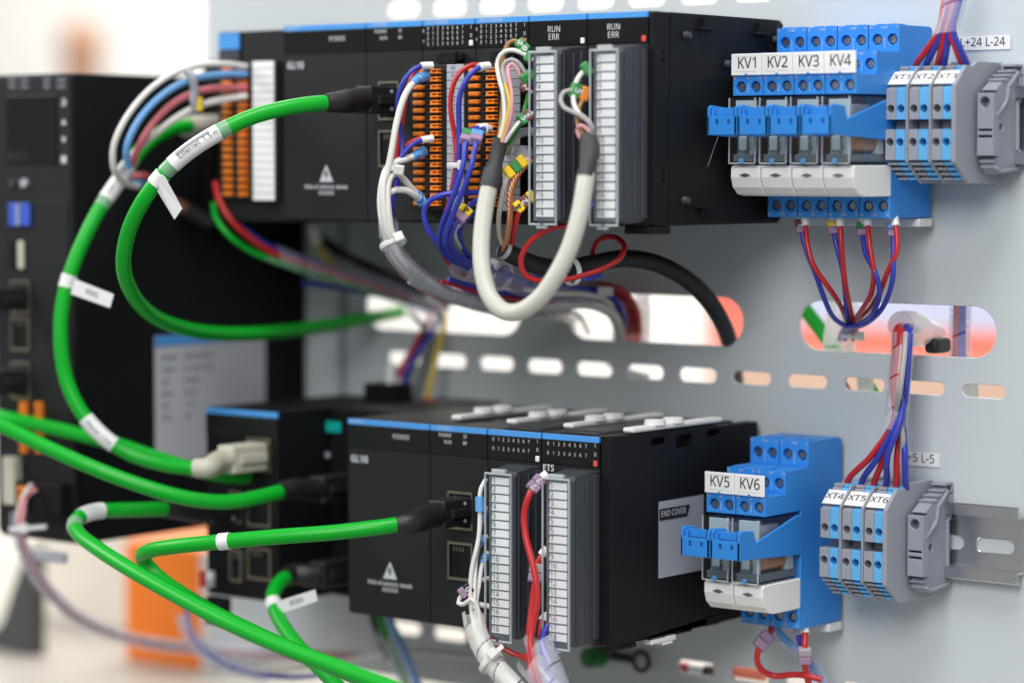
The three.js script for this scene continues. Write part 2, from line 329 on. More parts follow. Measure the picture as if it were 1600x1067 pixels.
// push-in terminal block: two columns of orange levers and a grey marking strip
const leverGeo = join([bx(-.0026, .0026, -.0012, -.0004, 0, .0034, .0003), bx(-.0026, .0026, .0005, .0012, 0, .0030, .0003), bx(-.0026, -.0012, -.0006, .0006, 0, .0030), bx(.0004, .0016, -.0006, .0006, 0, .0022)]);
const leverWide = join([bx(-.0030, .0030, -.0011, .0011, 0, .0028, .0006), bx(-.0012, .0012, -.0007, .0007, .0028, .0033, .0002)]);
const socketGeo = join([bx(-.0018, -.0014, -.0013, .0013, 0, .0008), bx(.0014, .0018, -.0013, .0013, 0, .0008), bx(-.0014, .0014, -.0013, -.0009, 0, .0008), bx(-.0014, .0014, .0009, .0013, 0, .0008)]);
function leverBlock(g, x0, x1, yt, yb, zt, cols, strip, n = 18, zb = ZF) {
  const b = mesh('terminal_block', bx(x0, x1, yb, yt, zb + .0003, zt, .0006), M.body, g);
  const p = (yt - yb - .003) / n;
  cols.forEach((cx, c) => { for (let k = 0; k < n; k++) mesh('release_lever', c ? leverGeo : leverWide, M.orange, b, V(cx, yt - .0015 - p * (k + .5), zt)); });
  if (cols.length > 1) for (let k = 0; k < n; k++) mesh('wire_socket', socketGeo, M.bodyGrey, b, V((cols[0] + cols[1]) / 2 + .0004, yt - .0015 - p * (k + .5), zt));
  if (strip) {
    const [s0, s1, mat, lettered] = strip, sp = (yt - yb) / n, nums = [];
    const cg = bx(-(s1 - s0) / 2, (s1 - s0) / 2, -sp * .46, sp * .46, 0, .0006);
    for (let k = 0; k < n; k++) {
      mesh('marking_label', cg, mat, b, V((s0 + s1) / 2, yt - sp * (k + .5), zt + .0004));
      if (lettered) nums.push(words(String(k % 8 + 10 * Math.floor(k / 8)).padStart(2, '0'), .0018, (s0 + s1) / 2 - .0012, yt - sp * (k + .5), zt + .0012));
    }
    if (lettered) mesh('lettering', join(nums), M.inkGrey, b);
  }
  return b;
}
function warningPrint(cx, y) {
  const z = ZF + .00025, s = new THREE.Shape(), h = .0088, w = .0094;
  s.moveTo(cx - w / 2, y - h / 2); s.lineTo(cx + w / 2, y - h / 2); s.lineTo(cx, y + h / 2); s.closePath();
  const i = new THREE.Path(); i.moveTo(cx - .0007, y + .0014); i.lineTo(cx - .0016, y - .0014); i.lineTo(cx - .0001, y - .0010); i.lineTo(cx - .0009, y - .0036); i.lineTo(cx + .0017, y - .0004); i.lineTo(cx + .0002, y - .0006); i.lineTo(cx + .0009, y + .0014); i.closePath();
  s.holes.push(i);
  const list = [new THREE.ShapeGeometry(s), words('Risk of electric shock', .0021, cx, y - h / 2 - .0028, z, { bold: true })];
  list[0].translate(0, 0, z);
  const bar = (x0, x1, y0, y1) => bx(x0, x1, y0, y1, z - .0001, z);
  for (let k = 0; k < 4; k++) { const x = cx - .0052 + k * .0027, yy = y - h / 2 - .0067; list.push(bar(x, x + .0022, yy + .0018, yy + .0021), bar(x + .0009, x + .0012, yy, yy + .0018), bar(x + .0001, x + .0021, yy + .0009, yy + .0012), bar(x, x + .0003, yy, yy + .0009), bar(x + .0019, x + .0022, yy, yy + .0009)); }
  return join(list);
}
function socketPort(g, x0, x1, y0, y1, z = ZF) {
  const p = mesh('network_port', plate(x0, x1, y0, y1, z + .0001, z + .0014, [rectHole(x0 + .0009, x1 - .0010, y0 + .0012, y1 - .0011)], .0001), M.brass, g);
  mesh('shaded_port_insert', bx(x0 + .0007, x1 - .0008, y0 + .0010, y1 - .0009, z + .0001, z + .0005), M.bodyShaded, p);  // black plastic insert, darkened for the shade inside the port
  mesh('contact', join([0, 1, 2, 3].map((k) => bx(x0 + .0036 + k * .0019, x0 + .0042 + k * .0019, y1 - .0045, y1 - .0022, z + .0006, z + .0009))), M.brass, p);
}
function powerModule(label, x0, x1, yTop) {
  const g = thing('power_module', label, 'module', 'controller modules side by side'); moduleShell(g, x0, x1, yTop);
  const z = ZF + .00035, w = x1 - x0;
  mesh('lettering', join([words('POWER', .0024, x0 + w * .66, yTop - .0078, z), words('GL10', .0036, x0 + w * .15, yTop - .0208, z, { bold: true }), words('GL10-PS2', .0015, x0 + w * .12, yTop - .0015, z)]), M.print, g);
  mesh('warning_print', warningPrint(x0 + w * .52, yTop - .0755), M.print, g);
  return g;
}
function linkModule(label, x0, x1, yTop, ports) {
  const g = thing('network_module', label, 'module', 'controller modules side by side'); moduleShell(g, x0, x1, yTop);
  const z = ZF + .00035, w = x1 - x0;
  mesh('lettering', join([words('POWER', .0018, x0 + w * .27, yTop - .0050, z), words('RUN', .0018, x0 + w * .32, yTop - .0083, z), words('SF', .0018, x0 + w * .62, yTop - .0050, z), words('BF', .0018, x0 + w * .62, yTop - .0083, z), words('GL10-RTU', .0015, x0 + w * .26, yTop - .0015, z)]), M.print, g);
  for (const [a, b, c, d] of ports) socketPort(g, a, b, c, d);
  return g;
}
// upper row: tops at y = .250
const YU = .250, YL = .050;
{
  // far left module with a white marking strip
  const g = thing('input_module', 'black input module with white marking strip at the far end of the upper row', 'module', 'controller modules side by side');
  const x0 = at(337, 60, .122).x, x1 = -.2055, z1 = .121;
  moduleShell(g, x0, x1, YU - .0012, { z1, stripe: false, header: false });
  mesh('sticker', bx(x0 + .001, at(373, 60, z1).x, YU - .0105, YU - .0018, z1 - .0005, z1 + .0003), M.stripe, g);
  mesh('type_plate', bx(x0 + .001, at(373, 60, z1).x, YU - .0165, YU - .0112, z1 + .0001, z1 + .0003), M.bodyGrey, g);
  const zt = .1245, X = (px) => at(px, 150, zt + .002).x;
  leverBlock(g, X(342), X(428), at(380, 96, zt).y, at(380, 313, zt).y, zt, [(X(345) + X(362)) / 2, (X(370) + X(387)) / 2], [X(392), X(425), M.cell, false], 18, z1);
  const notch = bx(-.0012, .0012, -.0009, .0009, 0, .0012);
  for (let k = 0; k < 14; k++) mesh('notch_rib', notch, M.bodyGrey, g, V(x1 - .0035, YU - .022 - k * .0052, z1 + .0002));
}
powerModule('black power supply module printed POWER in the upper row', -.2043, -.1475, YU);
linkModule('network module of the upper row holding the ribbed black network plug', -.1475, -.1103, YU, [[-.1385, -.1250, .2010, .2203], [-.1385, -.1250, .1775, .1960]]);
function leverModule(label, x0, x1, cols, strip, marks, ledMat, ledName) {
  const g = thing('terminal_module', label, 'module', 'controller modules side by side'); moduleShell(g, x0, x1, YU);
  mesh('lettering', join([digitRows(x0, x1, YU, 4, marks), words('GL10-1600END', .0015, x0 + .010, YU - .0015, ZF + .0004)]), M.print, g);
  led(g, x1 - .0026, YU - .0120, ledMat, ledName);
  const zt = .1405, X = (px) => at(px, 200, zt + .003).x;
  mesh('top_catch', join([bx(x0 + .012, x1 - .006, YU - .0205, YU - .0168, ZF, ZF + .004, .0008), bx(x0 + .0145, x1 - .0085, YU - .0225, YU - .0160, ZF, ZF + .0055, .0008)]), M.bodyShaded, g);
  leverBlock(g, x0 + .0006, x1 - .0004, .2275, .1565, zt, cols.map(([a, b]) => (X(a) + X(b)) / 2), [X(strip[0]), X(strip[1]), M.cellGrey, true]);
}
leverModule('terminal module with orange levers between the network module and the red wired module', -.1103, -.0763, [[643, 659], [671, 685]], [694, 720], true, M.paper, 'white_lamp');
leverModule('terminal module with orange levers beside the numbered strip and the heat shrink cable', -.0763, -.0430, [[730, 746], [758, 773]], [781, 808], true, M.red, 'red_lamp');
function stripModule(label, x0, x1, yTop, { run = false, ledMat, ledName, note }) {
  const g = thing('numbered_module', label, 'module', 'controller modules side by side'); moduleShell(g, x0, x1, yTop);
  const list = run ? [words('RUN', .0029, x0 + (x1 - x0) * .44, yTop - .0072, ZF + .0004), words('ERR', .0029, x0 + (x1 - x0) * .44, yTop - .0109, ZF + .0004)] : [digitRows(x0, x1, yTop, 2, false)];
  if (note) list.push(words(note, .0032, x0 + .0010, yTop - .0170, ZF + .0004, { anchor: 0, bold: true }));
  mesh('lettering', join(list), M.print, g);
  led(g, x1 - .0026, yTop - .0128, ledMat, ledName);
  numberedBlock(g, x1 - .0004, yTop);
  // wire entry panel left of the block, darkened for the shade of its recess
  mesh('shaded_entry_panel', bx(x0 + .001, x1 - .0178, yTop - .0985, yTop - .0185, ZF + .0001, ZF + .0016, .0004), M.bodyShaded, g);
  return g;
}
stripModule('upper RUN ERR module with numbered strip and a white lamp', -.0430, -.0080, YU, { run: true, ledMat: M.paper, ledName: 'white_lamp' });
{
  const g = stripModule('upper RUN ERR module with numbered strip and a red lamp at the row end', -.0080, .0277, YU, { run: true, ledMat: M.red, ledName: 'red_lamp' });
  // end face with its groove, pins, hooks and vents
  const x1 = .0313;
  mesh('end_face', join([extrudeX([[.0275, YU - .0003], [.0275, YU - .0985], [.1172, YU - .0996], [.1172, YU - .0002]], .0279, x1, .0004), extrudeX([[.1180, YU - .0004], [.1180, YU - .0998], [.1288, YU - .0998], [.1300, YU - .0985], [.1300, YU - .0012], [.1290, YU - .0002]], .0279, x1, .0004, [81, 93, 268, 280].map((y) => { const p = atX(1037, y, x1); return [[p.z - .001, p.y - .0014], [p.z + .001, p.y - .0014], [p.z + .001, p.y + .0014], [p.z - .001, p.y + .0014]]; }))]), M.bodyShaded, g);
  const pin = (px, py) => { const p = atX(px, py, x1), c = new THREE.CylinderGeometry(.0016, .0020, .003, 14); c.rotateZ(-Math.PI / 2); c.translate(x1 + .0014, p.y, p.z); mesh('locating_pin', c, M.bodyGrey, g); };
  pin(1071, 55); pin(1136, 100); pin(1069, 313); pin(1211, 62);
  const hook = (px, py, s) => { const p = atX(px, py, x1); mesh('hook', join([bx(x1 - .0005, x1 + .0030, p.y - .0006, p.y + .0006, p.z - .0065, p.z + .0050, .0003), bx(x1 - .0005, x1 + .0022, p.y + (s > 0 ? .0006 : -.0052), p.y + (s > 0 ? .0052 : -.0006), p.z + .0005, p.z + .0012)]), M.bodyShaded, g); };
  hook(1098, 45, 1); hook(1185, 53, 1); hook(1095, 323, -1);
  mesh('bottom_foot', bx(.0135, .0312, YU - .1036, YU - .1, .1165, .1296, .0006), M.bodyShaded, g);
  mesh('scratch_mark', (() => { const a = atX(1126, 203, x1), b = atX(1106, 260, x1); return sweep(new THREE.LineCurve3(V(x1 + .00005, a.y, a.z), V(x1 + .00005, b.y, b.z)), .00012, { rad: 4, seg: 2 }); })(), M.plateGrey, g);
}
// lower row: tops at y = .050
powerModule('black power supply module printed POWER in the lower row', -.1610, -.1058, YL);
linkModule('network module of the lower row with one open port under the plugged one', -.1058, -.0688, YL, [[-.0935, -.0775, -.0010, .0178], [-.0935, -.0775, -.0262, -.0074]]);
stripModule('lower module with numbered strip, white wire bundle and a white lamp', -.0688, -.0350, YL, { ledMat: M.paper, ledName: 'white_lamp' });
{
  const g = stripModule('lower module with numbered strip, red wires and a red lamp', -.0350, 0, YL, { ledMat: M.red, ledName: 'red_lamp', note: 'ETS' });
  const e = thing('end_cover', 'black end cover printed END COVER closing the lower row', 'cover'), x1 = .0062, zb = .005;
  const pocket = (a, b, c, d) => { const p = atX(a, b, x1), q = atX(c, d, x1); return [[p.z, p.y], [q.z, p.y], [q.z, q.y], [p.z, q.y]]; };
  const holes = [[1017, 684, 1040, 694], [1056, 679, 1082, 698], [1104, 671, 1126, 681], [1017, 983, 1040, 995], [1056, 962, 1082, 986], [1104, 962, 1126, 974]].map((a) => pocket(...a));
  mesh('cover_plate', extrudeX([[zb, YL - .0012], [zb, YL - .0995], [.113, YL - .1], [.1285, YL - .1005], [.1300, YL - .0985], [.1300, YL - .0006], [.1285, YL + .0004], [.106, YL + .0002]], .0022, x1, .0004, holes), M.bodyShaded, e);
  mesh('inner_plate', bx(.0004, .0021, YL - .0990, YL - .001, zb + .001, .1295), M.bodyShaded, e);
  const a = atX(1029, 784, x1), b = atX(1098, 890, x1);
  mesh('type_plate', bx(x1 + .0002, x1 + .0005, b.y, a.y, b.z, a.z), M.plateGrey, e);
  const fy = a.y - .0066, fz = a.z, bar = new THREE.Shape(); bar.moveTo(-fz, fy - .0026); bar.lineTo(-fz + .0235, fy - .0026); bar.lineTo(-fz + .0258, fy + .0030); bar.lineTo(-fz, fy + .0030); bar.closePath();
  mesh('black_banner', onSide(new THREE.ShapeGeometry(bar), x1 + .0007), M.ink, e);
  mesh('lettering', onSide(words('END COVER', .0029, -fz + .0014, fy + .0002, 0, { anchor: 0 }), x1 + .0009), M.print, e);
  mesh('bottom_clip', join([bx(.001, .006, YL - .1035, YL - .1004, .075, .096, .001), bx(.001, .006, YL - .1048, YL - .1035, .078, .086, .0006)]), M.white, e);
  mesh('lower_ridge', bx(.0005, .0058, YL - .1026, YL - .1003, .108, .1285, .0006), M.bodyShaded, e);
}
// white slide locks and vent slats along the top of the lower row
for (const [k, x] of [[0, .0032], [1, -.0330], [2, -.0685], [3, -.1040]]) {
  const o = thing('slide_lock', ['white slide lock on top of the end cover', 'white slide lock on top between the two numbered lower modules', 'white slide lock on top beside the lower network module', 'white slide lock on top of the lower power supply module'][k], 'lock', 'white slide locks on the lower row');
  const y = YL + .0008;
  mesh('bar', bx(x - .0036, x + .0032, y, y + .0026, .036, .112, .0012), M.white, o);
  for (const z of [.075, .090]) { const c = new THREE.CylinderGeometry(.0050, .0054, .0024, 26); c.translate(x, y + .0037, z); mesh('knob', c, M.white, o); }
}
{
  const slat = bx(-.0105, .0105, 0, .0012, -.0007, .0007);
  for (const [x] of [[-.0172], [-.0520]]) { const o = thing('vent_grille', x > -.03 ? 'beige slatted vent on top of the lower red wired module' : 'beige slatted vent on top of the lower white wired module', 'vent'); for (const z of [.030, .122]) mesh('end_bar', bx(x - .012, x + .012, YL + .0002, YL + .0008, z, z + .002), M.bodyGrey, o); for (let k = 0; k < 22; k++) { const m = mesh('slat', slat, M.bodyGrey, o, V(x, YL + .0002, .036 + k * .0039)); m.rotation.y = .35; } }
}
// ------------------------------------------------------------------ tall controller on the left
{
  const xs = at(480, 560, 0).x, zf = .180, x0 = at(-8, 400, zf).x, yt = .2268, yb = -.0225;
  const g = thing('tall_controller', 'tall black controller with a dark screen and a column of ports', 'controller');
  mesh('body', extrudeX([[.002, yt], [.002, yb], [zf - .003, yb], [zf, yb + .003], [zf, yt - .002], [zf - .002, yt]], x0, xs, .0006), M.bodyShaded, g);
  mesh('front_frame', bx(x0 + .0008, xs - .0008, yb + .004, yt - .003, zf + .0001, zf + .0010, .0005), M.body, g);
  const F = (px, py) => at(px, py, zf + .001), rect = (name, a, b, c, d, mat, dz = .0005, r = 0) => { const p = F(a, b), q = F(c, d); return mesh(name, bx(p.x, q.x, q.y, p.y, zf + .0011, zf + .0011 + dz, r), mat, g); };
  rect('screen', 9, 150, 89, 256, M.gloss, .0006, .0003);
  mesh('lettering', join([words('AC810', .0042, F(28, 246).x, F(28, 246).y, zf + .0019)]), M.bodyGrey, g);
  mesh('indicator_text', join([['PWR', 19, 126], ['RUN', 38, 126], ['ERR', 73, 126], ['COM', 95, 126]].flatMap(([s, x, y]) => [words(s, .0022, F(x, y).x, F(x, y).y, zf + .0014), words(s, .0022, F(x, y + 10).x, F(x, y + 10).y, zf + .0014)])), M.printDim, g);
  const glyph = (px, py, pts) => { const c = F(px, py), s = new THREE.Shape(); pts.forEach(([x, y], i) => (i ? s.lineTo(c.x + x * .0019, c.y + y * .0019) : s.moveTo(c.x + x * .0019, c.y + y * .0019))); s.closePath(); const q = new THREE.ShapeGeometry(s); q.translate(0, 0, zf + .0016); mesh('button', q, M.print, g); };
  glyph(100, 160, [[-1, -.9], [.7, -.9], [1, .1], [.4, 1], [-1, 1], [-.2, .3], [.3, .1], [.2, -.3], [-1, -.4]]);
  glyph(100, 190, [[-1, -.8], [1, -.8], [0, .9]]); glyph(100, 219, [[-1, .8], [0, -.9], [1, .8]]); glyph(100, 249, [[-1, -1], [1, -1], [1, 1], [-1, 1]]);
  for (const px of [20, 38]) { const c = new THREE.CylinderGeometry(.0022, .0024, .0016, 20); c.rotateX(Math.PI / 2); const p = F(px, 286); c.translate(p.x, p.y, zf + .0018); mesh('knob', c, px > 30 ? M.cellGrey : M.bodyGrey, g); }
  rect('usb_port', 15, 317, 28, 353, M.blueUsb, .0015, .0004); rect('usb_port', 32, 317, 48, 353, M.blueUsb, .0015, .0004); rect('usb_tongue', 28.4, 318, 31, 352, M.cellGrey, .002);
  rect('video_port', 30, 376, 38, 420, M.plugBeige, .0018, .0004); rect('shaded_slot_insert', 14, 376, 28, 420, M.bodyShaded, .0009);  // the slot is a dark slab, its inner shade put into the colour
  const flap = F(58, 312); mesh('service_flap', bx(flap.x, xs - .003, F(60, 690).y, flap.y, zf + .0011, zf + .0016, .0004), M.body, g);
  for (const [y0, y1] of [[438, 489], [495, 547], [565, 622]]) socketPort(g, F(18, y0).x, F(47, y0).x, F(18, y1).y, F(18, y0).y, zf + .001);
  const lev = bx(-.0024, .0024, -.0013, .0013, 0, .0028, .0003);
  for (const px of [33, 57]) for (let k = 0; k < 9; k++) mesh('release_lever', lev, M.orange, g, V(F(px, 0).x, F(px, 631).y - k * .0031, zf + .0013));
  rect('serial_plug', 15, 712, 35, 788, M.plugBeige, .006, .0008);
  const tb = rect('lower_block', 40, 748, 112, 806, M.bodyShaded, .008, .0008);
  for (let k = 0; k < 4; k++) mesh('lower_lever', lev, M.orange, g, V(F(47, 0).x, F(47, 760).y - k * .0042, zf + .0095));
  rect('bottom_foot', 62, 858, 106, 880, M.cellGrey, .004, .0006);
  // name plate on its side
  const S = (px, py) => atX(px, py, xs), a = S(240, 525), b = S(414, 705);
  mesh('name_plate', bx(xs + .0002, xs + .0006, b.y, a.y, b.z, a.z), M.namePlate, g);
  mesh('plate_header', bx(xs + .0007, xs + .0009, a.y - .0058, a.y - .0001, b.z, a.z), M.stripe, g);
  const rows = [['Model', 'AC810-0122'], ['Input', 'DC 24V 3.5A'], ['SN', '01440'], ['Date', '2019'], ['FW', '1.10'], ['HW', 'A0']].flatMap(([l, r], k) => [words(l, .0030, -a.z + .005, a.y - .0125 - k * .0066, 0, { anchor: 0 }), words(r, .0030, -a.z + .022, a.y - .0125 - k * .0066, 0, { anchor: 0 })]);
  mesh('plate_lettering', onSide(join(rows), xs + .0008), M.inkGrey, g);
}
// recessed module between the tall controller and the upper row
single('expansion_module', extrudeX([[.004, .236], [.004, .150], [.082, .150], [.086, .154], [.086, .232], [.082, .236]], -.3070, -.2570, .0005), M.bodyShaded, 'plain black expansion module tucked behind the far end of the upper row', 'module');
// small coupler with a blue stripe and a column of network ports
{
  const x0 = at(321, 700, ZF).x, x1 = at(434, 700, ZF).x, g = thing('port_coupler', 'black network coupler with blue stripe and cream plug in the lower row', 'coupler');
  moduleShell(g, x0, x1, YL, { mat: M.bodyShaded });
  const F = (px, py) => at(px, py, ZF);
  for (const [y0, y1] of [[684, 738], [768, 822], [855, 905]]) { socketPort(g, F(383, 0).x, F(420, 0).x, F(400, y1).y, F(400, y0).y); }
  for (const y of [770, 862]) socketPort(g, F(355, 0).x, F(374, 0).x, F(400, y + 50).y, F(400, y).y);
  const lev = bx(-.002, .002, -.0022, .0022, 0, .003, .0003);
  mesh('plug_block', bx(F(326, 0).x, F(356, 0).x, F(0, 925).y, F(0, 885).y, ZF + .0004, ZF + .006, .0006), M.bodyShaded, g);
  for (const y of [896, 908]) { mesh('wire_end', lev, y < 900 ? M.white : M.cellGrey, g, V(F(344, y).x, F(344, y).y, ZF + .0061)); mesh('wire_end', lev, M.wRed, g, V(F(334, y).x, F(334, y).y, ZF + .0061)); }
}
{
  const z1 = .092, g = thing('recessed_module', 'black module with a teal sticker between the coupler and the lower power supply', 'module');
  mesh('body', extrudeX([[.004, YL], [.004, YL - .1], [z1 - .002, YL - .1], [z1, YL - .098], [z1, YL - .002], [z1 - .002, YL]], -.2075, -.1625, .0005), M.bodyShaded, g);
  const p = at(504, 657, z1), q = at(533, 676, z1);
  mesh('teal_sticker', bx(p.x, q.x, q.y, p.y, z1 + .0002, z1 + .0006), M.teal, g);
  mesh('grey_button', bx(at(505, 705, z1).x, at(516, 705, z1).x, at(505, 714, z1).y, at(505, 706, z1).y, z1 + .0002, z1 + .0012, .0003), M.plateGrey, g);
}
// ------------------------------------------------------------------ blue relay sockets KV1 to KV6
// slotted screw head: two half discs with a real gap between them over a lower disc
const slug = (() => { const half = (s) => { const c = new THREE.CylinderGeometry(.0019, .0019, .0012, 10, 1, false, s > 0 ? 0 : Math.PI, Math.PI); c.rotateY(-Math.PI / 2); c.rotateX(Math.PI / 2); c.translate(0, s * .00032, .0004); return c; }, d = new THREE.CylinderGeometry(.0021, .0021, .0004, 16); d.rotateX(Math.PI / 2); d.translate(0, 0, -.0004); return join([half(1), half(-1), d]); })();
function relaySocket(name, xr, yc, label) {
  const w = .0171, g = thing('relay_socket', label, 'relay', 'blue relay sockets with white levers'), x0 = xr - w, x1 = xr - .0002;
  const Y = (v) => yc + v;                              // heights were measured from the middle of the rail
  const rec = .0030;                                    // terminal faces are plates over a recess
  mesh('body', extrudeX([[.004, Y(.045)], [.006, Y(.046)], [.0345 - rec, Y(.046)], [.0345 - rec, Y(.0335)], [.0548 - rec, Y(.0330)], [.0548 - rec, Y(.0221)], [.0724 - rec, Y(.0221)], [.0724 - rec, Y(.0126)], [.041, Y(.0126)], [.041, Y(-.0360)], [.0418 - rec, Y(-.0360)], [.0418 - rec, Y(-.0456)], [.004, Y(-.0456)]], x0, x1, .0003), M.relayBlue, g);
  const tiers = [[.0345, .0334, .0460, '21', 'COM', '11'], [.0548, .0221, .0330, '24', 'NO', '14'], [.0724, .0126, .0221, '22', 'NC', '12'], [.0418, -.0456, -.0352, 'A2', 'COIL', 'A1']], prints = [];
  for (const [z, a, b, l, m, r] of tiers) {
    const ym = Y((a + b) / 2 - (z === .0418 ? -.0006 : .0006)), hx = [x0 + w * .27, x0 + w * .76], R = .0027;
    const p = mesh('terminal_face', plate(x0, x1, Y(a), Y(b), z - rec + .0001, z, hx.map((x) => hole(x, ym, R)), .0002), M.relayBlue, g);
    for (const x of hx) { const s = mesh('screw_head', slug, M.screw, p, V(x + jit(.0002), ym, z - rec + .0008)); s.rotation.z = rnd() * 3; }
    const yp = z === .0418 ? Y(a) + .0015 : Y(b) - .0013;
    prints.push(words(l, .0012, x0 + .0012, yp, z + .0002), words(m, .0012, x0 + w * .51, yp, z + .0002), words(r, .0012, x1 - .0012, yp, z + .0002), bx(x0 + w * .515 - .0001, x0 + w * .515 + .0001, Y(a) + .0012, ym + .0012, z + .0001, z + .0002));
  }
  mesh('lettering', join(prints), M.print, g);
  mesh('top_ridge', join([bx(x0 + .003, x0 + .007, Y(.046), Y(.0466), .024, .033, .0002), bx(x0 + .010, x0 + .014, Y(.046), Y(.0466), .024, .033, .0002), bx(x0 + .002, x0 + .0065, Y(.0331), Y(.0337), .040, .053, .0002)]), M.relayBlue, g);
  // name tag clipped above the front terminals
  const tz = .0738, t = mesh('name_tag', bx(x0 - .0001, x1 + .0001, Y(.0222), Y(.0325), tz - .0010, tz, .0003), M.white, g);
  mesh('lettering', words(name, .0052, (x0 + x1) / 2 + .0006, Y(.0275), tz + .0002), M.ink, t);
  mesh('tag_frame', join([bx(x0 + .0022, x1 - .0022, Y(.0311), Y(.0312), tz, tz + .0001), bx(x0 + .0022, x1 - .0022, Y(.0240), Y(.0241), tz, tz + .0001)]), M.cellGrey, t);
  mesh('tag_notch', bx((x0 + x1) / 2 - .0008, (x0 + x1) / 2 + .0008, Y(.0218), Y(.0231), tz - .0009, tz + .0002, .0002), M.relayBlue, t);
  // plug-in relay: clear cover over coil and contacts
  const rx0 = x0 + .0012, rx1 = x1 - .0006, ry0 = Y(-.0198), ry1 = Y(.0115), rz = .0775;
  const r = mesh('relay', bx(rx0 + .0012, rx1 - .0012, ry0 + .001, ry0 + .0045, .043, rz - .002, .0004), M.tray, g);
  const pane = (pw, ph, px, py, pz, turn) => { const q = new THREE.PlaneGeometry(pw, ph); if (turn === 'y') q.rotateY(Math.PI / 2); if (turn === 'x') q.rotateX(-Math.PI / 2); q.translate(px, py, pz); return q; };
  const rxm = (rx0 + rx1) / 2, rym = (ry0 + ry1) / 2, rzm = (.0415 + rz) / 2;
  for (const q of [pane(rx1 - rx0, ry1 - ry0, rxm, rym, rz), pane(rz - .0415, ry1 - ry0, rx1, rym, rzm, 'y'), pane(rx1 - rx0, rz - .0415, rxm, ry1, rzm, 'x')]) mesh('cover_pane', q, M.smoke, r);
  const coilCurve = new THREE.LineCurve3(V((rx0 + rx1) / 2 + .0008, ry0 + .0105, .0515), V((rx0 + rx1) / 2 + .0008, ry0 + .0105, .0705));
  mesh('coil', sweep(coilCurve, (u) => .0058 + .00022 * Math.sin(u * 120) + .0002 * Math.sin(u * 31), { rad: 18, seg: 70 }), M.copper, r);
  mesh('coil_flange', join([bx(rx0 + .0010, rx1 - .0030, ry0 + .0030, ry0 + .0172, .0705, .0718, .0003), bx(rx0 + .0014, rx1 - .0020, ry0 + .0205, ry1 - .0012, .0725, .0738, .0003), bx(rx0 + .003, rx0 + .0075, ry0 + .006, ry0 + .013, .0718, .0742, .0008), bx(rx0 + .0012, rx1 - .001, ry0 + .0046, ry0 + .0172, .0450, .0512, .0003)]), std(lin(.42, .52, .56), .5), r);
  mesh('armature', join([bx(rx0 + .002, rx1 - .002, ry0 + .0175, ry0 + .0192, .046, .0725, .0003), bx(rx0 + .0024, rx0 + .0060, ry0 + .0195, ry1 - .003, .060, .0722, .0004), bx(rx0 + .0085, rx1 - .0025, ry0 + .0195, ry1 - .0036, .056, .071, .0004)]), M.plateGrey, r);
  mesh('contact_tab', join([bx(rx0 + .002, rx0 + .0035, ry0 + .006, ry0 + .016, .0723, .0732), bx(rx0 + .007, rx0 + .0082, ry0 + .005, ry0 + .013, .0723, .0732)]), M.brass, r);
  const rp = words('40.52', .0026, 0, 0, 0); rp.rotateZ(Math.PI / 2); rp.translate(rx1 - .0030, ry0 + .0105, rz + .0002);
  mesh('lettering', rp, M.inkGrey, r);
  mesh('cover_edge', join([bx(rx1 - .0005, rx1 + .0001, ry0, ry1, rz - .0005, rz + .0001), bx(rx0 - .0001, rx0 + .0004, ry0, ry1, rz - .0005, rz + .0001), bx(rx0, rx1, ry0 - .0001, ry0 + .0006, rz - .0005, rz + .0001)]), M.rim, r);
  mesh('cover_nub', (() => { const c = new THREE.CylinderGeometry(.0013, .0013, .0008, 14); c.rotateX(Math.PI / 2); c.translate((rx0 + rx1) / 2, ry0 + .0014, rz + .0004); return c; })(), M.beadBlue, r);
  // blue retaining clip
  const arm = [[.041, Y(.0105)], [.0440, Y(.0108)], [.0805, Y(.0010)], [.0825, Y(.0070)], [.0925, Y(.0078)], [.0945, Y(.0066)], [.0945, Y(-.0062)], [.041, Y(-.0088)]];
  const c = mesh('retaining_clip', extrudeX(arm, x1 - .0013, x1 + .0002, .0003), M.relayBlue, g);
  mesh('clip_arm', extrudeX(arm, x0 + .0004, x0 + .0017, .0003), M.relayBlue, c);
  const cz = .0945;
  mesh('clip_front', plate(x0 + .0004, x1 + .0001, Y(-.0062), Y(.0026), cz - .0016, cz, [rectHole(x0 + .0050, x0 + .0066, Y(-.0014), Y(.0010)), rectHole(x1 - .0052, x1 - .0036, Y(-.0014), Y(.0010))], .0002), M.relayBlue, c);
  mesh('clip_lip', join([bx(x0 + .0004, x0 + .0122, Y(.0026), Y(.0066), cz - .0054, cz - .0042, .0003), bx(x0 + .0019, x0 + .0032, Y(-.0048), Y(.0060), cz - .0040, cz - .0017, .0002)]), M.relayBlue, c);
  // white release lever
  const lever = [[.041, Y(-.0205)], [.0725, Y(-.0205)], [.0742, Y(-.0214)], [.0745, Y(-.0262)], [.0728, Y(-.0310)], [.0690, Y(-.0342)], [.0640, Y(-.0352)], [.041, Y(-.0352)]];
  const e = mesh('release_lever', extrudeX(lever, x0 + .0002, x1, .0004), M.white, g);
  const d = new THREE.Shape(); d.moveTo(-.0034, 0); d.lineTo(0, -.0010); d.lineTo(.0034, 0); d.lineTo(0, .0010); d.closePath();
  const dg = new THREE.ShapeGeometry(d); dg.translate((x0 + x1) / 2 + .0003, Y(-.0252), .0749);
  mesh('lever_slot', dg, M.screw, e);
  mesh('side_mark', bx(x1, x1 + .0003, Y(-.040), Y(-.034), .0075, .0083), M.relayBlue, g);
  mesh('upper_side_mark', bx(x1, x1 + .0003, Y(.034), Y(.041), .0075, .0083), M.relayBlue, g);
}
relaySocket('KV5', .0559 - .0174, -.002, 'blue relay socket tagged KV5');
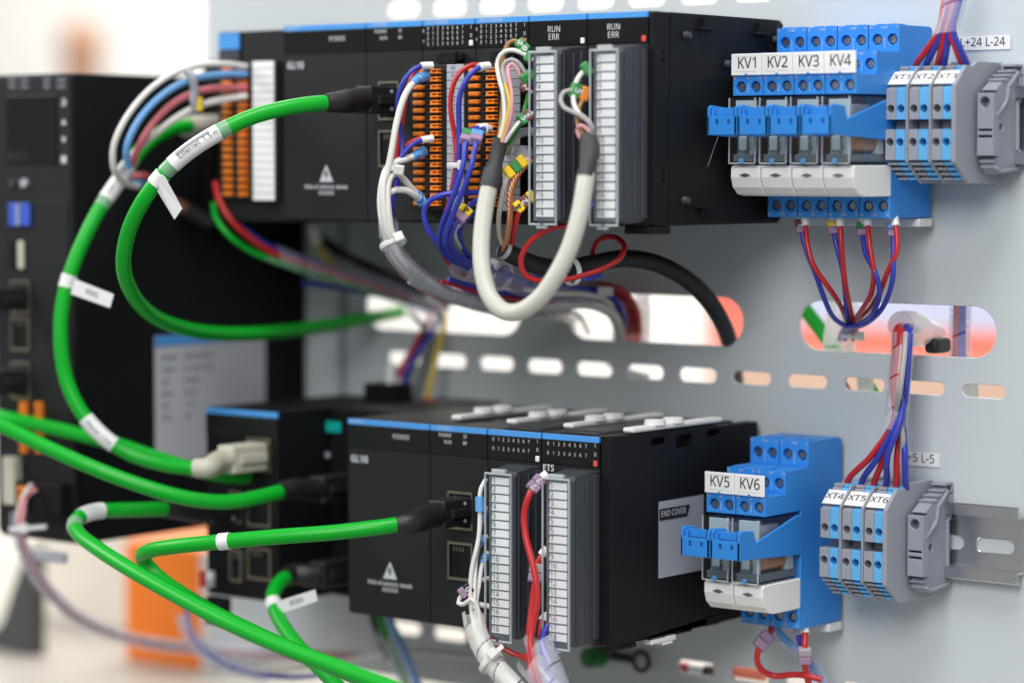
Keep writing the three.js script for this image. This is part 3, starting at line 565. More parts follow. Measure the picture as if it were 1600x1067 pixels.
relaySocket('KV6', .0559, -.002, 'blue relay socket tagged KV6');
['KV1', 'KV2', 'KV3', 'KV4'].forEach((n, k) => relaySocket(n, .1051 - .0174 * (3 - k), .1990, `blue relay socket tagged ${n}`));
// thin white carrier strips showing under the sockets
for (const [a, b, y, l] of [[.040, .106, .1520, 'pale plastic strip under the sockets KV1 to KV4'], [.0235, .0565, -.0492, 'pale plastic strip under the sockets KV5 and KV6']]) single('carrier_strip', bx(a, b, y - .003, y + .001, .004, .016, .0005), M.white, l, 'strip');

// ------------------------------------------------------------------ terminal blocks XT1 to XT6
function terminalPair(x0, yc, name, label, last) {
  const g = thing('terminal_pair', label, 'terminal block', 'grey and blue terminal blocks'), zf = .046, Y = (v) => yc + v;
  const th = .0052;
  [[x0, M.xtGrey, 'grey'], [x0 + th + .0002, M.xtBlue, 'blue']].forEach(([a, mat, col], c) => {
    const b = a + th;
    const prof = [[.004, Y(.027)], [.026, Y(.0270)], [.029, Y(.0252)], [.0345, Y(.0250)], [.0360, Y(.0232)], [.0438, Y(.0160)], [.0360, Y(.0158)], [.0360, Y(.0012)], [.020, Y(.0012)], [.020, Y(-.0034)], [.0360, Y(-.0034)], [.0360, Y(-.0176)], [.0430, Y(-.0178)], [.0330, Y(-.0265)], [.004, Y(-.0265)]];
    const body = mesh(`${col}_terminal`, extrudeX(prof, a, b, .0002), mat, g);
    const yU = Y(.0064), yD = Y(-.0092);
    mesh('upper_face', plate(a, b, Y(.0014), Y(.0158), .0361, zf, [hole((a + b) / 2 - .0002, yU, .00195)], .00015), mat, body);
    mesh('lower_face', plate(a, b, Y(-.0176), Y(-.0032), .0361, zf + .0006, [hole((a + b) / 2 - .0002, yD, .00195)], .00015), mat, body);
    if (!c) mesh('bridge_insert', bx(a + .0003, b - .0003, Y(-.0030), Y(.0008), .0202, .0372, .0003), M.xtGrey, body);
    // ribs under the block and across its top
    for (let k = 0; k < 4; k++) { const z = .0432 - k * .0030, y = Y(-.0190) - k * .00235; mesh('lower_rib', bx(a + .0001, b - .0001, y - .0009, y + .0004, z - .0018, z + .0011, .0002), mat, body); }
    mesh('top_rib', bx(a + .0001, b - .0001, Y(.0251), Y(.0266), .0296, .0342, .0004), mat, body);
    mesh('label_seat', bx(a + .0001, b - .0001, Y(.0150), Y(.0164), .0430, .0450, .0003), mat, body);
  });
  // sloping name label
  const A = V(0, Y(.0172), .0440), B = V(0, Y(.0232), .0372), mid = A.clone().add(B).multiplyScalar(.5), len = A.distanceTo(B), tilt = -Math.atan2(A.z - B.z, B.y - A.y);
  const lw = 2 * th + .0002, p = mesh('name_label', bx(-lw / 2, lw / 2, -len / 2, len / 2, -.0002, .0003), M.paper, g, V(x0 + lw / 2, mid.y + .0006, mid.z + .0007));
  p.rotation.x = tilt;
  mesh('lettering', words(name, .0036, 0, 0, .0005, { stretch: 1.25 }), M.ink, p);
  const sep = [[.004, Y(.0285)], [.027, Y(.0285)], [.031, Y(.0262)], [.0368, Y(.0264)], [.0467, Y(.0172)], [.0467, Y(-.0184)], [.0335, Y(-.0285)], [.004, Y(-.0285)]];
  const s0 = x0 + 2 * th + .0004;
  mesh('partition', extrudeX(last ? sep.map(([z, y]) => [z + (z > .03 ? .0006 : 0), y]) : sep, s0, s0 + (last ? .0022 : .0012), .0003), M.xtGrey, g);
}
function endClamp(x0, yc, label) {
  const g = thing('end_clamp', label, 'clamp', 'grey end clamps'), Y = (v) => yc + v, x1 = x0 + .0092;
  mesh('body', extrudeX([[.003, Y(.0225)], [.0060, Y(.0262)], [.0120, Y(.0226)], [.0210, Y(.0186)], [.0270, Y(.0150)], [.0240, Y(.0138)], [.0240, Y(-.0154)], [.0268, Y(-.0172)], [.0262, Y(-.0215)], [.0225, Y(-.0240)], [.003, Y(-.0222)], [.003, Y(-.0130)], [.0052, Y(-.0122)], [.0058, Y(.0090)], [.0042, Y(.0105)]], x0 + .0004, x1 - .0014, .0005, [Array.from({ length: 14 }, (_, k) => [.0205 + .0017 * Math.cos(k / 14 * Math.PI * 2), Y(-.0022) + .0017 * Math.sin(k / 14 * Math.PI * 2)])]), M.xtClamp, g);
  // raised rim on the open side
  const rim = (pts, w) => { const list = []; for (let i = 0; i < pts.length - 1; i++) { const [z0, y0] = pts[i], [z1, y1] = pts[i + 1], L = Math.hypot(z1 - z0, y1 - y0); const q = bx(-.0008, .0008, -L / 2 - w * .3, L / 2 + w * .3, -w / 2, w / 2, .0002); q.rotateX(Math.atan2(z1 - z0, y1 - y0)); q.translate(x1 - .0008, Y((y0 + y1) / 2), (z0 + z1) / 2); list.push(q); } return join(list); };
  mesh('side_rim', rim([[.0042, .0215], [.0042, .0105], [.0060, .0090], [.0058, -.0122], [.0038, -.0138], [.0036, -.0215], [.0225, -.0232], [.0258, -.0212]], .0014), M.xtClamp, g);
  mesh('brace', rim([[.0062, .0235], [.0150, .0168], [.0165, .0100], [.0215, .0060], [.0270, .0030]], .0013), M.xtClamp, g);
  const fb = mesh('front_block', plate(x0 + .0002, x1 - .0004, Y(-.0156), Y(.0136), .0241, .0300, [hole((x0 + x1) / 2 - .0004, Y(.0094), .0025), rectHole(x0 + .0008, x1 - .0012, Y(-.0042), Y(-.0031)), rectHole(x0 + .0008, x1 - .0012, Y(-.0072), Y(-.0060))], .0003), M.xtClamp, g);
  for (let k = 0; k < 3; k++) mesh('upper_rib', bx(x0 + .0006, x1 - .0010, Y(.0192) + k * .0021, Y(.0204) + k * .0021, .0155 - k * .0042, .0205 - k * .0042, .0004), M.xtClamp, g);
  for (let k = 0; k < 2; k++) mesh('lower_rib', bx(x0 + .0006, x1 - .0010, Y(-.0188) - k * .0026, Y(-.0176) - k * .0026, .0262, .0284 - k * .001, .0004), M.xtClamp, g);
  mesh('hook', join([bx(x0 + .0008, x1 - .0006, Y(.0262), Y(.0276), .0012, .0095, .0004), bx(x0 + .0008, x1 - .0006, Y(.0225), Y(.0262), .0012, .0024, .0004)]), M.xtClamp, g);
}
const xtLo = .0700, xtUp = .1027, PITCHX = .0124;
['XT4', 'XT5', 'XT6'].forEach((n, k) => terminalPair(xtLo + PITCHX * k, -.002, n, `grey and blue terminal pair labelled ${n}`, k === 2));
['XT1', 'XT2', 'XT3'].forEach((n, k) => terminalPair(xtUp + PITCHX * k + .0022, .1985, n, `grey and blue terminal pair labelled ${n}`, k === 2));
endClamp(.1087, -.002, 'grey plastic end clamp beside the XT6 terminals');
endClamp(.1441, .1985, 'grey plastic end clamp beside the XT3 terminals');
// ------------------------------------------------------------------ cables, wires, plugs, tags
const toPixel = (p) => { const q = p.clone().sub(EYE), D = q.dot(LOOK); return [800 + FOCAL * q.dot(RIGHT) / D, 533.5 - FOCAL * q.dot(UPV) / D]; };
function tNear(curve, px, py) { let best = 0, bd = 1e9; for (let i = 0; i <= 240; i++) { const [x, y] = toPixel(curve.getPointAt(i / 240)), d = (x - px) ** 2 + (y - py) ** 2; if (d < bd) { bd = d; best = i / 240; } } return best; }
const FACE = LOOK.clone().negate();   // the side of a cable that is printed
// a wire or cable: thing with a jacket and whatever is fixed to it
function wire(name, label, category, group, pts, r, mat, fit = () => {}, opts = {}) {
  const curve = curveOf(path(...pts));
  const g = thing(name, label, category, group);
  mesh(opts.jacket ?? 'insulation', sweep(curve, r, { rad: opts.rad ?? (r > .003 ? 20 : 10) }), mat, g);
  fit(curve, g, r);
  return curve;
}
const sub = (curve, a, b, r, o = {}) => sweep(curve, r, { t0: Math.max(0, a), t1: Math.min(1, b), seg: Math.max(3, Math.round((b - a) * curve.getLength() / .0015)), ...o });
const band = (curve, g, px, py, len, r, mat, name = 'band') => { const L = curve.getLength(), t = tNear(curve, px, py); return mesh(name, sub(curve, t - len / 2 / L, t + len / 2 / L, r, { rad: 20 }), mat, g); };
const ferrule = (curve, g, r, end = 0, len = .0085, mat = M.white) => { const L = curve.getLength(); mesh('ferrule', end ? sub(curve, 1 - len / L, 1, r * 1.55) : sub(curve, 0, len / L, r * 1.55), mat, g); };
function printAlong(curve, g, px, py, str, size, r, mat, flip = 1, adv = .62) {
  const L = curve.getLength(), list = [];
  let t = tNear(curve, px, py) - flip * (str.length - 1) / 2 * size * adv / L;
  for (const ch of str) {
    if (ch !== ' ') {
      const p = curve.getPointAt(Math.min(1, Math.max(0, t))), T = curve.getTangentAt(Math.min(1, Math.max(0, t))).multiplyScalar(flip), N = FACE.clone().addScaledVector(T, -FACE.dot(T)).normalize(), B = N.clone().cross(T);
      const q = words(ch, size, 0, 0, 0); q.applyMatrix4(new THREE.Matrix4().makeBasis(T, B, N).setPosition(p.addScaledVector(N, r + .0002))); list.push(q);
    }
    t += flip * size * adv / L;
  }
  mesh('lettering', join(list), mat, g);
}
// flag label: thin sheet through four measured corners
function flag(g, corners, z, str, size, name = 'flag_label') {
  const P = corners.map(([px, py, dz = 0]) => at(px, py, z + dz)), n = P[1].clone().sub(P[0]).cross(P[3].clone().sub(P[0])).normalize();
  if (n.dot(FACE) < 0) n.negate();
  const pos = [], tri = (a, b, c) => pos.push(...a.toArray(), ...b.toArray(), ...c.toArray());
  const F = P.map((p) => p.clone().addScaledVector(n, .00015)), K = P.map((p) => p.clone().addScaledVector(n, -.00015));
  tri(F[0], F[2], F[1]); tri(F[0], F[3], F[2]); tri(K[0], K[1], K[2]); tri(K[0], K[2], K[3]);
  for (let i = 0; i < 4; i++) { const j = (i + 1) % 4; tri(F[i], F[j], K[j]); tri(F[i], K[j], K[i]); }
  const q = new THREE.BufferGeometry(); q.setAttribute('position', new THREE.Float32BufferAttribute(pos, 3)); q.computeVertexNormals(); boxUV(q);
  const m = mesh(name, q, M.paper, g);
  if (str) { const u = P[1].clone().sub(P[0]).normalize(), v = n.clone().cross(u), c = P[0].clone().add(P[1]).add(P[2]).add(P[3]).multiplyScalar(.25).addScaledVector(n, .0004); const w = words(str, size, 0, 0, 0); w.applyMatrix4(new THREE.Matrix4().makeBasis(u, v, n).setPosition(c)); mesh('lettering', w, M.inkGrey, m); }
}
// marking bead threaded on a wire: two rounded collars with digits
function bead(curve, g, px, py, colors, digits = '', size = .0030) {
  const t = tNear(curve, px, py), p = curve.getPointAt(t), T = curve.getTangentAt(t), N = FACE.clone().addScaledVector(T, -FACE.dot(T)).normalize(), B = N.clone().cross(T);
  colors.forEach((m, k) => {
    const off = (k - (colors.length - 1) / 2) * size * 1.02;
    const q = bx(-size * .5, size * .5, -size * .78, size * .78, -size * .62, size * .62, size * .22);
    const mt = new THREE.Matrix4().makeBasis(T, B, N).setPosition(p.clone().addScaledVector(T, off)); q.applyMatrix4(mt);
    const b = mesh('marking_bead', q, m, g);
    if (digits[k]) { const w = words(digits[k], size * .85, 0, 0, 0, { bold: true }); w.applyMatrix4(new THREE.Matrix4().makeBasis(B.clone().negate(), T, N).setPosition(p.clone().addScaledVector(T, off).addScaledVector(N, size * .62 + .0002))); mesh('lettering', w, m === M.beadYellow || m === M.beadOrange ? M.ink : M.print, b); }
  });
}
// cable tie: flat ring round a bundle with a square head
function cableTie(label, px, py, z, dirPx, r, tail, group = 'white cable ties') {
  const c = at(px, py, z), T = at(px + dirPx[0], py + dirPx[1], z).sub(c).normalize(), N = FACE.clone().addScaledVector(T, -FACE.dot(T)).normalize(), B = N.clone().cross(T);
  const g = thing('cable_tie', label, 'cable tie', group), base = new THREE.Matrix4().makeBasis(B, N, T).setPosition(c);
  const prof = [[r, -.0013], [r + .0009, -.0013], [r + .0009, .0013], [r, .0013], [r, -.0013]].map(([a, b]) => new THREE.Vector2(a, b));
  const ring = new THREE.LatheGeometry(prof, 26); ring.rotateX(Math.PI / 2); ring.applyMatrix4(base);
  mesh('strap', ring, M.tie, g);
  const h = bx(r * .25, r * .25 + .0050, r + .0004, r + .0042, -.0024, .0024, .0008); h.applyMatrix4(base); mesh('tie_head', h, M.tie, g);
  if (tail) { const s = bx(r * .25 + .0045, r * .25 + .0045 + tail, r + .0012, r + .0020, -.0012, .0012, .0003); s.applyMatrix4(base); mesh('tail', s, M.tie, g); }
}
// clear spiral wrap: one helical ribbon with a narrow open seam
function wrap(label, pts, r, mat = M.sleeve, turn = .015) {
  const curve = curveOf(path(...pts)), g = thing('spiral_wrap', label, 'cable wrap', 'clear cable wraps'), L = curve.getLength(), cols = 5, per = 20;
  const N = 200, P = [], T = [], A = []; let n = V(0, 0, 1);
  for (let i = 0; i <= N; i++) { P.push(curve.getPointAt(i / N)); T.push(curve.getTangentAt(i / N)); if (!i && Math.abs(T[0].z) > .9) n = V(1, 0, 0); n = n.clone().addScaledVector(T[i], -n.dot(T[i])).normalize(); A.push(n); }
  const steps = Math.ceil(L / turn * per), pos = [], nor = [], uv = [], idx = [];
  for (let k = 0; k <= steps; k++) for (let c = 0; c <= cols; c++) {
    const sAt = Math.min(L, Math.max(0, (k / per - .5 + (c / cols) * .93) * turn)), i = Math.min(N, Math.round(sAt / L * N)), a = k / per * Math.PI * 2, b = T[i].clone().cross(A[i]), d = A[i].clone().multiplyScalar(Math.cos(a)).addScaledVector(b, Math.sin(a)), p = curve.getPointAt(sAt / L), rr = r * (1 + .035 * (c / cols - .5));
    pos.push(p.x + d.x * rr, p.y + d.y * rr, p.z + d.z * rr); nor.push(d.x, d.y, d.z); uv.push(sAt / .05, a / 6.283);
  }
  for (let k = 0; k < steps; k++) for (let c = 0; c < cols; c++) { const a = k * (cols + 1) + c, b = a + cols + 1; idx.push(a, b, a + 1, b, b + 1, a + 1); }
  const q = new THREE.BufferGeometry(); q.setAttribute('position', new THREE.Float32BufferAttribute(pos, 3)); q.setAttribute('normal', new THREE.Float32BufferAttribute(nor, 3)); q.setAttribute('uv', new THREE.Float32BufferAttribute(uv, 2)); q.setIndex(idx);
  mesh('ribbon', q, mat, g);
  return curve;
}
// moulded network plug at the end of a cable: boot, body and latch pressed into a port at (px, py) on the plane z
function plug(curve, g, portPx, portPy, z, mats, { w = .0118, h = .0086, bodyLen = .021, end = 1 } = {}) {
  const p = at(portPx, portPy, z), e = curve.getPointAt(end), T = curve.getTangentAt(end).multiplyScalar(end ? 1 : -1);
  const neck = V(p.x, p.y, z + bodyLen);
  const boot = curveOf([e.clone().addScaledVector(T, -.004), e.clone().addScaledVector(T, .003), neck.clone().lerp(e, .35), neck]);
  mesh('boot', sweep(boot, (u) => .0046 + .0014 * Math.sin(Math.min(1, u * 1.15) * Math.PI * .5) + (u > .08 && u < .5 ? .00025 * Math.sin(u * 70) : 0), { rad: 22, seg: 40 }), mats[0], g);
  const b = mesh('plug_body', bx(p.x - h * .62, p.x + h * .62, p.y - w / 2 - .001, p.y + w / 2 + .001, z + .0015, z + bodyLen + .001, .0012), mats[1], g);
  mesh('plug_shield', bx(p.x - h * .5, p.x + h * .5, p.y - w / 2, p.y + w / 2, z - .004, z + .0014, .0004), M.screw, b);
  mesh('latch', bx(p.x + h * .62, p.x + h * .62 + .0016, p.y - .0022, p.y + .0022, z + .003, z + bodyLen - .004, .0005), mats[1], b);
  for (const s of [-1, 1]) { const c = new THREE.CylinderGeometry(.0009, .0009, .0004, 12); c.rotateZ(Math.PI / 2); c.translate(p.x + h * .62 + .0002, p.y + s * w * .36, z + bodyLen * .30); mesh('contact_dot', c, M.cellGrey, b); }
}
const GR = .0038;
const greens = 'green network cables';
// cable from the cream plug beside the upper row round to the coupler
{
  const c = wire('network_cable', 'green network cable bowing between a cream boot and a cream plug', 'cable', greens, [[318, 198, .112], [296, 197, .125], [262, 203, .143], [225, 228, .163], [188, 278, .182], [150, 335, .196], [116, 408, .206], [98, 470, .211], [94, 530, .213], [102, 590, .212], [124, 640, .209], [158, 680, .203], [200, 708, .195], [250, 724, .187], [296, 731, .181], [314, 731, .178]], GR, M.green, (cv, g) => {
    plug(cv, g, 408, 712, ZF, [M.plugBeige, M.plugBeige], { w: .0125, h: .0098, bodyLen: .026 });
    mesh('cream_boot', sweep(curveOf(path([356, 202, .085], [332, 200, .100], [308, 198, .116], [290, 198, .126])), (u) => .0080 - .0022 * u, { rad: 20 }), M.plugBeige, g);
    band(cv, g, 184, 286, .0215, GR + .0004, M.paper, 'wrapped_label'); printAlong(cv, g, 184, 286, 'Ethernet 1.5 m', .0019, GR + .0004, M.inkGrey, -1);
    band(cv, g, 205, 255, .0045, GR + .0003, M.sleeve, 'tape_end'); band(cv, g, 164, 317, .0045, GR + .0003, M.sleeve, 'tape_end');
    band(cv, g, 106, 440, .0066, GR + .0004, M.paper, 'label_ring'); flag(g, [[116, 436, .002], [177, 460, 0], [171, 481, 0], [110, 459, .002]], .2115, 'W302', .0026);
    band(cv, g, 154, 675, .0205, GR + .0004, M.paper, 'wrapped_label'); printAlong(cv, g, 154, 677, 'Ethernet 1.5 m', .0019, GR + .0004, M.inkGrey, 1);
  }, { jacket: 'jacket' });
}
wire('network_cable', 'green network cable looping from the upper network module back through the panel', 'cable', greens, [[520, 160, .180], [488, 162, .190], [440, 170, .204], [395, 182, .216], [350, 202, .228], [300, 232, .240], [258, 268, .248], [224, 312, .252], [200, 362, .250], [192, 412, .244], [204, 455, .230], [236, 492, .205], [290, 514, .170], [360, 522, .130], [440, 518, .088], [520, 507, .045], [585, 495, .010], [625, 487, -.018]], GR, M.green, (cv, g) => {
  plug(cv, g, 612, 157, ZF, [M.plugBlack, M.plugBlack], { end: 0 });
  band(cv, g, 305, 228, .027, GR + .0004, M.paper, 'wrapped_label');
  printAlong(cv, g, 312, 231, 'Ethernet 1.5 m', .0024, GR + .0004, M.inkGrey, -1);
  { const t = tNear(cv, 302, 226), L = cv.getLength(), pts = []; for (let k = 0; k <= 6; k++) { const tt = t + (k / 6 - .5) * .018 / L, p = cv.getPointAt(tt), T = cv.getTangentAt(tt), N = FACE.clone().addScaledVector(T, -FACE.dot(T)).normalize(), B = N.clone().cross(T); pts.push(p.addScaledVector(N, GR - .0004).addScaledVector(B, -.0022)); } mesh('grey_print_bar', sweep(curveOf(pts), .0010, { rad: 8, seg: 12 }), M.cellGrey, g); }
  band(cv, g, 349, 204, .005, GR + .0003, M.sleeve, 'tape_end'); band(cv, g, 263, 264, .005, GR + .0003, M.sleeve, 'tape_end');
  band(cv, g, 246, 281, .0062, GR + .0004, M.paper, 'label_ring'); flag(g, [[253, 272, .0045], [283, 325], [272, 343], [236, 283, .0045]], .2475, '', .0026); flag(g, [[240, 276, .004], [256, 275, .004], [284, 326], [273, 342]], .2490, '', .0026, 'folded_label');
}, { jacket: 'jacket' });
wire('network_cable', 'green network cable entering from the side and passing behind the cream plug', 'cable', greens, [[-60, 636, .20], [0, 651, .196], [60, 664, .191], [120, 678, .186], [180, 694, .180], [240, 714, .174], [300, 733, .166], [345, 742, .155], [385, 745, .135]], GR, M.green, undefined, { jacket: 'jacket' });
wire('network_cable', 'green network cable sagging to the upper black plug of the recessed module', 'cable', greens, [[-70, 632, .25], [0, 664, .245], [70, 698, .238], [150, 733, .228], [230, 762, .214], [300, 780, .198], [360, 784, .180], [415, 774, .160], [446, 766, .147]], GR, M.green, (cv, g) => plug(cv, g, 556, 757, .093, [M.plugBlack, M.plugBlack], { bodyLen: .030 }), { jacket: 'jacket' });
wire('network_cable', 'green network cable bent sharply beneath a white taped elbow and crossing the front', 'cable', greens, [[268, 795, .176], [225, 796, .192], [180, 797, .206], [148, 799, .218], [127, 806, .226], [116, 818, .233], [121, 833, .239], [150, 856, .245], [200, 888, .250], [270, 928, .253], [350, 970, .255], [440, 1010, .255], [530, 1044, .254], [640, 1085, .252]], GR, M.green, (cv, g) => {
  plug(cv, g, 366, 794, ZF, [M.plugBlack, M.plugBlack], { end: 0 });
  band(cv, g, 143, 800, .013, GR + .0004, M.paper, 'white_tape'); band(cv, g, 118, 822, .008, GR + .0003, M.sleeve, 'tape_end');
}, { jacket: 'jacket' });
wire('network_cable', 'green network cable with a narrow white band running to the lower network module', 'cable', greens, [[632, 818, .180], [590, 824, .190], [520, 832, .203], [440, 838, .216], [350, 846, .228], [270, 854, .234], [232, 861, .232], [222, 872, .226], [240, 895, .222], [300, 938, .222], [400, 990, .224], [520, 1042, .226], [640, 1092, .226]], GR, M.green, (cv, g) => {
  plug(cv, g, 726, 797, ZF, [M.plugBlack, M.plugBlack], { end: 0 });
  band(cv, g, 350, 846, .0056, GR + .0004, M.paper, 'white_band');
}, { jacket: 'jacket' });
wire('network_cable', 'green network cable with a white flag label dropping from the lower black plug', 'cable', greens, [[452, 899, .136], [436, 910, .146], [426, 930, .155], [430, 955, .162], [446, 985, .168], [470, 1015, .172], [505, 1050, .176], [545, 1090, .18]], GR, M.green, (cv, g) => {
  plug(cv, g, 556, 888, .093, [M.plugBlack, M.plugBlack], { end: 0, bodyLen: .030 });
  band(cv, g, 427, 946, .0062, GR + .0004, M.paper, 'label_ring'); flag(g, [[432, 940, .002], [492, 921], [496, 939], [434, 960, .002]], .161, 'W304', .0026);
}, { jacket: 'jacket' });

// ---- four thick wires into the far left module
const gFar = 'thick wires into the far left module';
wire('thick_wire', 'white thick wire arching highest over the far left wires', 'wire', gFar, [[384, 104, .126], [350, 100, .142], [310, 102, .158], [270, 115, .172], [230, 143, .186], [196, 185, .196], [177, 228, .200], [177, 262, .197], [192, 284, .185], [215, 292, .17]], .0017, M.wWhite);
wire('thick_wire', 'light blue thick wire arching from the far left module', 'wire', gFar, [[384, 116, .126], [350, 116, .142], [310, 121, .156], [272, 136, .170], [238, 162, .182], [212, 195, .190], [197, 232, .193], [200, 262, .188]], .0019, M.wSky);
wire('thick_wire', 'rose pink thick wire arching from the far left module', 'wire', gFar, [[384, 137, .126], [350, 137, .140], [312, 142, .154], [276, 158, .166], [246, 184, .176], [222, 218, .183], [205, 258, .183]], .0019, M.wRose);
wire('thick_wire', 'white thick wire arching lowest over the far left wires', 'wire', gFar, [[384, 150, .126], [350, 155, .138], [312, 165, .152], [275, 184, .164], [236, 214, .176], [203, 245, .183], [182, 272, .184], [190, 290, .175]], .0018, M.wWhite);
{ const g = thing('tie_clip', 'grey clip with a yellow end holding the four thick wires', 'clip'); mesh('clip_strap', sweep(curveOf(path([288, 108, .1655], [298, 118, .164], [303, 140, .161], [302, 158, .160], [306, 172, .157])), .0022, { rad: 10 }), M.cellGrey, g); mesh('yellow_end', sweep(curveOf(path([310, 152, .158], [311, 172, .157])), .0020, { rad: 10 }), M.beadYellow, g); }
wire('thin_wire', 'rose wire tail showing behind the taped green cable', 'wire', null, [[200, 276, .15], [222, 275, .14], [240, 284, .12], [262, 300, .09]], .0018, M.wRose);
wire('thin_wire', 'lavender wire tail showing behind the taped green cable', 'wire', null, [[200, 288, .15], [220, 286, .14], [238, 288, .12], [262, 310, .09]], .0018, M.wSky);
wire('brown_cable', 'brown cable running into a black sleeve against the tall controller', 'cable', null, [[225, 300, .12], [260, 312, .11], [295, 330, .10], [330, 348, .09]], .0034, pvc(lin(.20, .09, .05)), (c, g) => mesh('black_sleeve', sub(c, .6, 1, .0046), M.black, g));
// ---- bundle under the far left module, wrapped towards the panel
wire('bundle_wire', 'red wire curving under the far left module into the long wrap', 'wire', 'wires under the far left module', [[336, 286, .118], [342, 312, .122], [362, 345, .120], [395, 375, .110], [430, 396, .098], [500, 420, .075], [580, 446, .045], [650, 470, .012], [690, 486, -.015]], .0019, M.wRed);
wire('bundle_wire', 'green wire curving under the far left module into the long wrap', 'wire', 'wires under the far left module', [[333, 318, .116], [338, 342, .120], [358, 368, .118], [390, 391, .108], [430, 408, .096], [500, 430, .072], [580, 452, .043], [650, 476, .010]], .0017, M.green);
wire('bundle_wire', 'dark blue wire curving under the far left module into the long wrap', 'wire', 'wires under the far left module', [[350, 300, .108], [362, 328, .110], [385, 358, .108], [420, 384, .100], [500, 414, .072], [580, 441, .042], [650, 466, .010]], .0016, M.wBlue);
wrap('long clear wrap round the red and green wires behind the lower loop', [[416, 392, .102], [470, 412, .085], [530, 431, .064], [590, 449, .042], [650, 471, .015], [690, 487, -.01]], .0052, M.sleeve);
wire('bundle_wire', 'yellow wire hanging behind the upper power supply', 'wire', null, [[488, 338, .045], [492, 365, .045], [500, 390, .042], [520, 413, .035], [560, 440, .02]], .0019, M.wYellow, (c, g) => mesh('white_clip', sub(c, .12, .3, .0034), M.white, g));
single('bracket_post', bx(at(496, 380, .004).x, at(534, 380, .004).x, .040, .152, .003, .010, .0006), M.panel, 'grey bracket post on the panel under the upper power supply', 'bracket');
wire('bundle_wire', 'yellow wire dropping from the panel slot to the lower row', 'wire', null, [[692, 486, -.02], [694, 505, .004], [684, 545, .014], [674, 590, .020], [664, 632, .022]], .0017, M.wYellow);
wire('bundle_wire', 'dark red wire dropping from the panel slot to a white ferrule', 'wire', null, [[672, 488, -.02], [668, 506, .004], [648, 540, .016], [628, 575, .024], [616, 612, .026]], .0017, M.wRed, (c, g, r) => ferrule(c, g, r, 1));
wire('bundle_wire', 'black wire dropping from the panel slot beside the dark red one', 'wire', null, [[640, 488, -.02], [650, 498, .004], [664, 520, .012], [650, 560, .016], [632, 600, .018]], .0016, M.black);

// ---- first lever module: white, blue and red wires
const gA = 'wires of the first lever module', zA = .148;
const whitePaths = [
  ['white wire from the top blue clip of the first lever module', [[666, 118, zA], [651, 124, .156], [634, 146, .162], [620, 190, .166], [611, 240, .169], [601, 290, .171], [597, 330, .171], [604, 370, .167], [624, 408, .155], [664, 442, .128], [730, 466, .09], [800, 478, .055], [860, 486, .02], [900, 500, -.012]]],
  ['white wire from the middle blue clip of the first lever module', [[662, 236, zA], [646, 244, .156], [622, 251, .162], [605, 262, .168], [597, 285, .171], [594, 320, .172], [602, 368, .169], [622, 410, .157], [662, 446, .13], [728, 472, .092], [800, 486, .055], [856, 492, .02]]],
  ['second white wire from the middle blue clip of the first lever module', [[652, 241, zA], [634, 249, .160], [614, 256, .167], [602, 272, .171], [599, 310, .173], [608, 370, .17], [630, 409, .158], [668, 441, .13], [734, 468, .09], [810, 480, .05]]],
  ['white wire from the lowest blue clip of the first lever module', [[662, 318, zA], [648, 305, .156], [632, 297, .162], [614, 298, .167], [602, 310, .170], [604, 345, .171], [614, 380, .167], [640, 418, .15], [686, 450, .118], [760, 472, .075]]],
  ['second white wire from the lowest blue clip of the first lever module', [[656, 310, zA], [640, 291, .156], [626, 276, .162], [614, 272, .167], [606, 290, .170], [608, 340, .171], [618, 384, .166], [644, 420, .148], [690, 452, .116]]],
];
whitePaths.forEach(([l, p], k) => wire('white_wire', l, 'wire', gA, p, .00165, M.wWhite, (c, g) => { if (k !== 2) mesh('blue_clip', join([sub(c, 0, .022, .0026), sub(c, .026, .04, .0021)]), M.beadBlue, g); }));
wire('blue_wire', 'blue wire from the topmost lever of the first lever module', 'wire', gA, [[676, 102, zA], [655, 104, .154], [636, 118, .160], [623, 145, .162], [621, 178, .160], [628, 215, .158], [628, 250, .160], [618, 300, .164], [610, 350, .163], [622, 400, .15], [680, 444, .11], [760, 468, .07], [820, 478, .04], [880, 480, .01]], .00115, M.wBlue, (c, g, r) => ferrule(c, g, r, 0, .006));
wire('blue_wire', 'blue wire from the middle lever of the first lever module', 'wire', gA, [[676, 216, zA], [656, 220, .154], [638, 231, .160], [625, 250, .163], [618, 290, .165], [612, 350, .163], [626, 402, .148], [684, 448, .108], [770, 462, .07], [860, 462, .035]], .00115, M.wBlue, (c, g, r) => ferrule(c, g, r, 0, .006));
wire('red_wire', 'red wire behind the topmost blue wire of the first lever module', 'wire', gA, [[670, 101, zA], [652, 108, .151], [638, 135, .154], [630, 180, .156], [622, 230, .158], [612, 290, .161], [602, 340, .163], [606, 388, .160], [624, 420, .148], [662, 454, .118], [730, 476, .08], [840, 466, .045], [930, 462, .02]], .00115, M.wRed);
wire('red_wire', 'red wire behind the middle blue wire of the first lever module', 'wire', gA, [[668, 214, zA], [650, 218, .151], [632, 230, .155], [620, 260, .158], [614, 310, .160], [604, 366, .160], [618, 414, .15], [654, 450, .122]], .00115, M.wRed);
wrap('milky wrap round the white wires of the first lever module', [[606, 345, .169], [610, 378, .166], [632, 414, .152], [676, 446, .120], [740, 468, .086], [810, 481, .05], [868, 488, .012]], .0049, M.sleeve);
cableTie('white cable tie round the white wires of the first lever module', 614, 381, .165, [8, 22], .0058, 0);
cableTie('white cable tie head between the blue clips of the first lever module', 614, 262, .166, [-3, 22], .0030, 0);

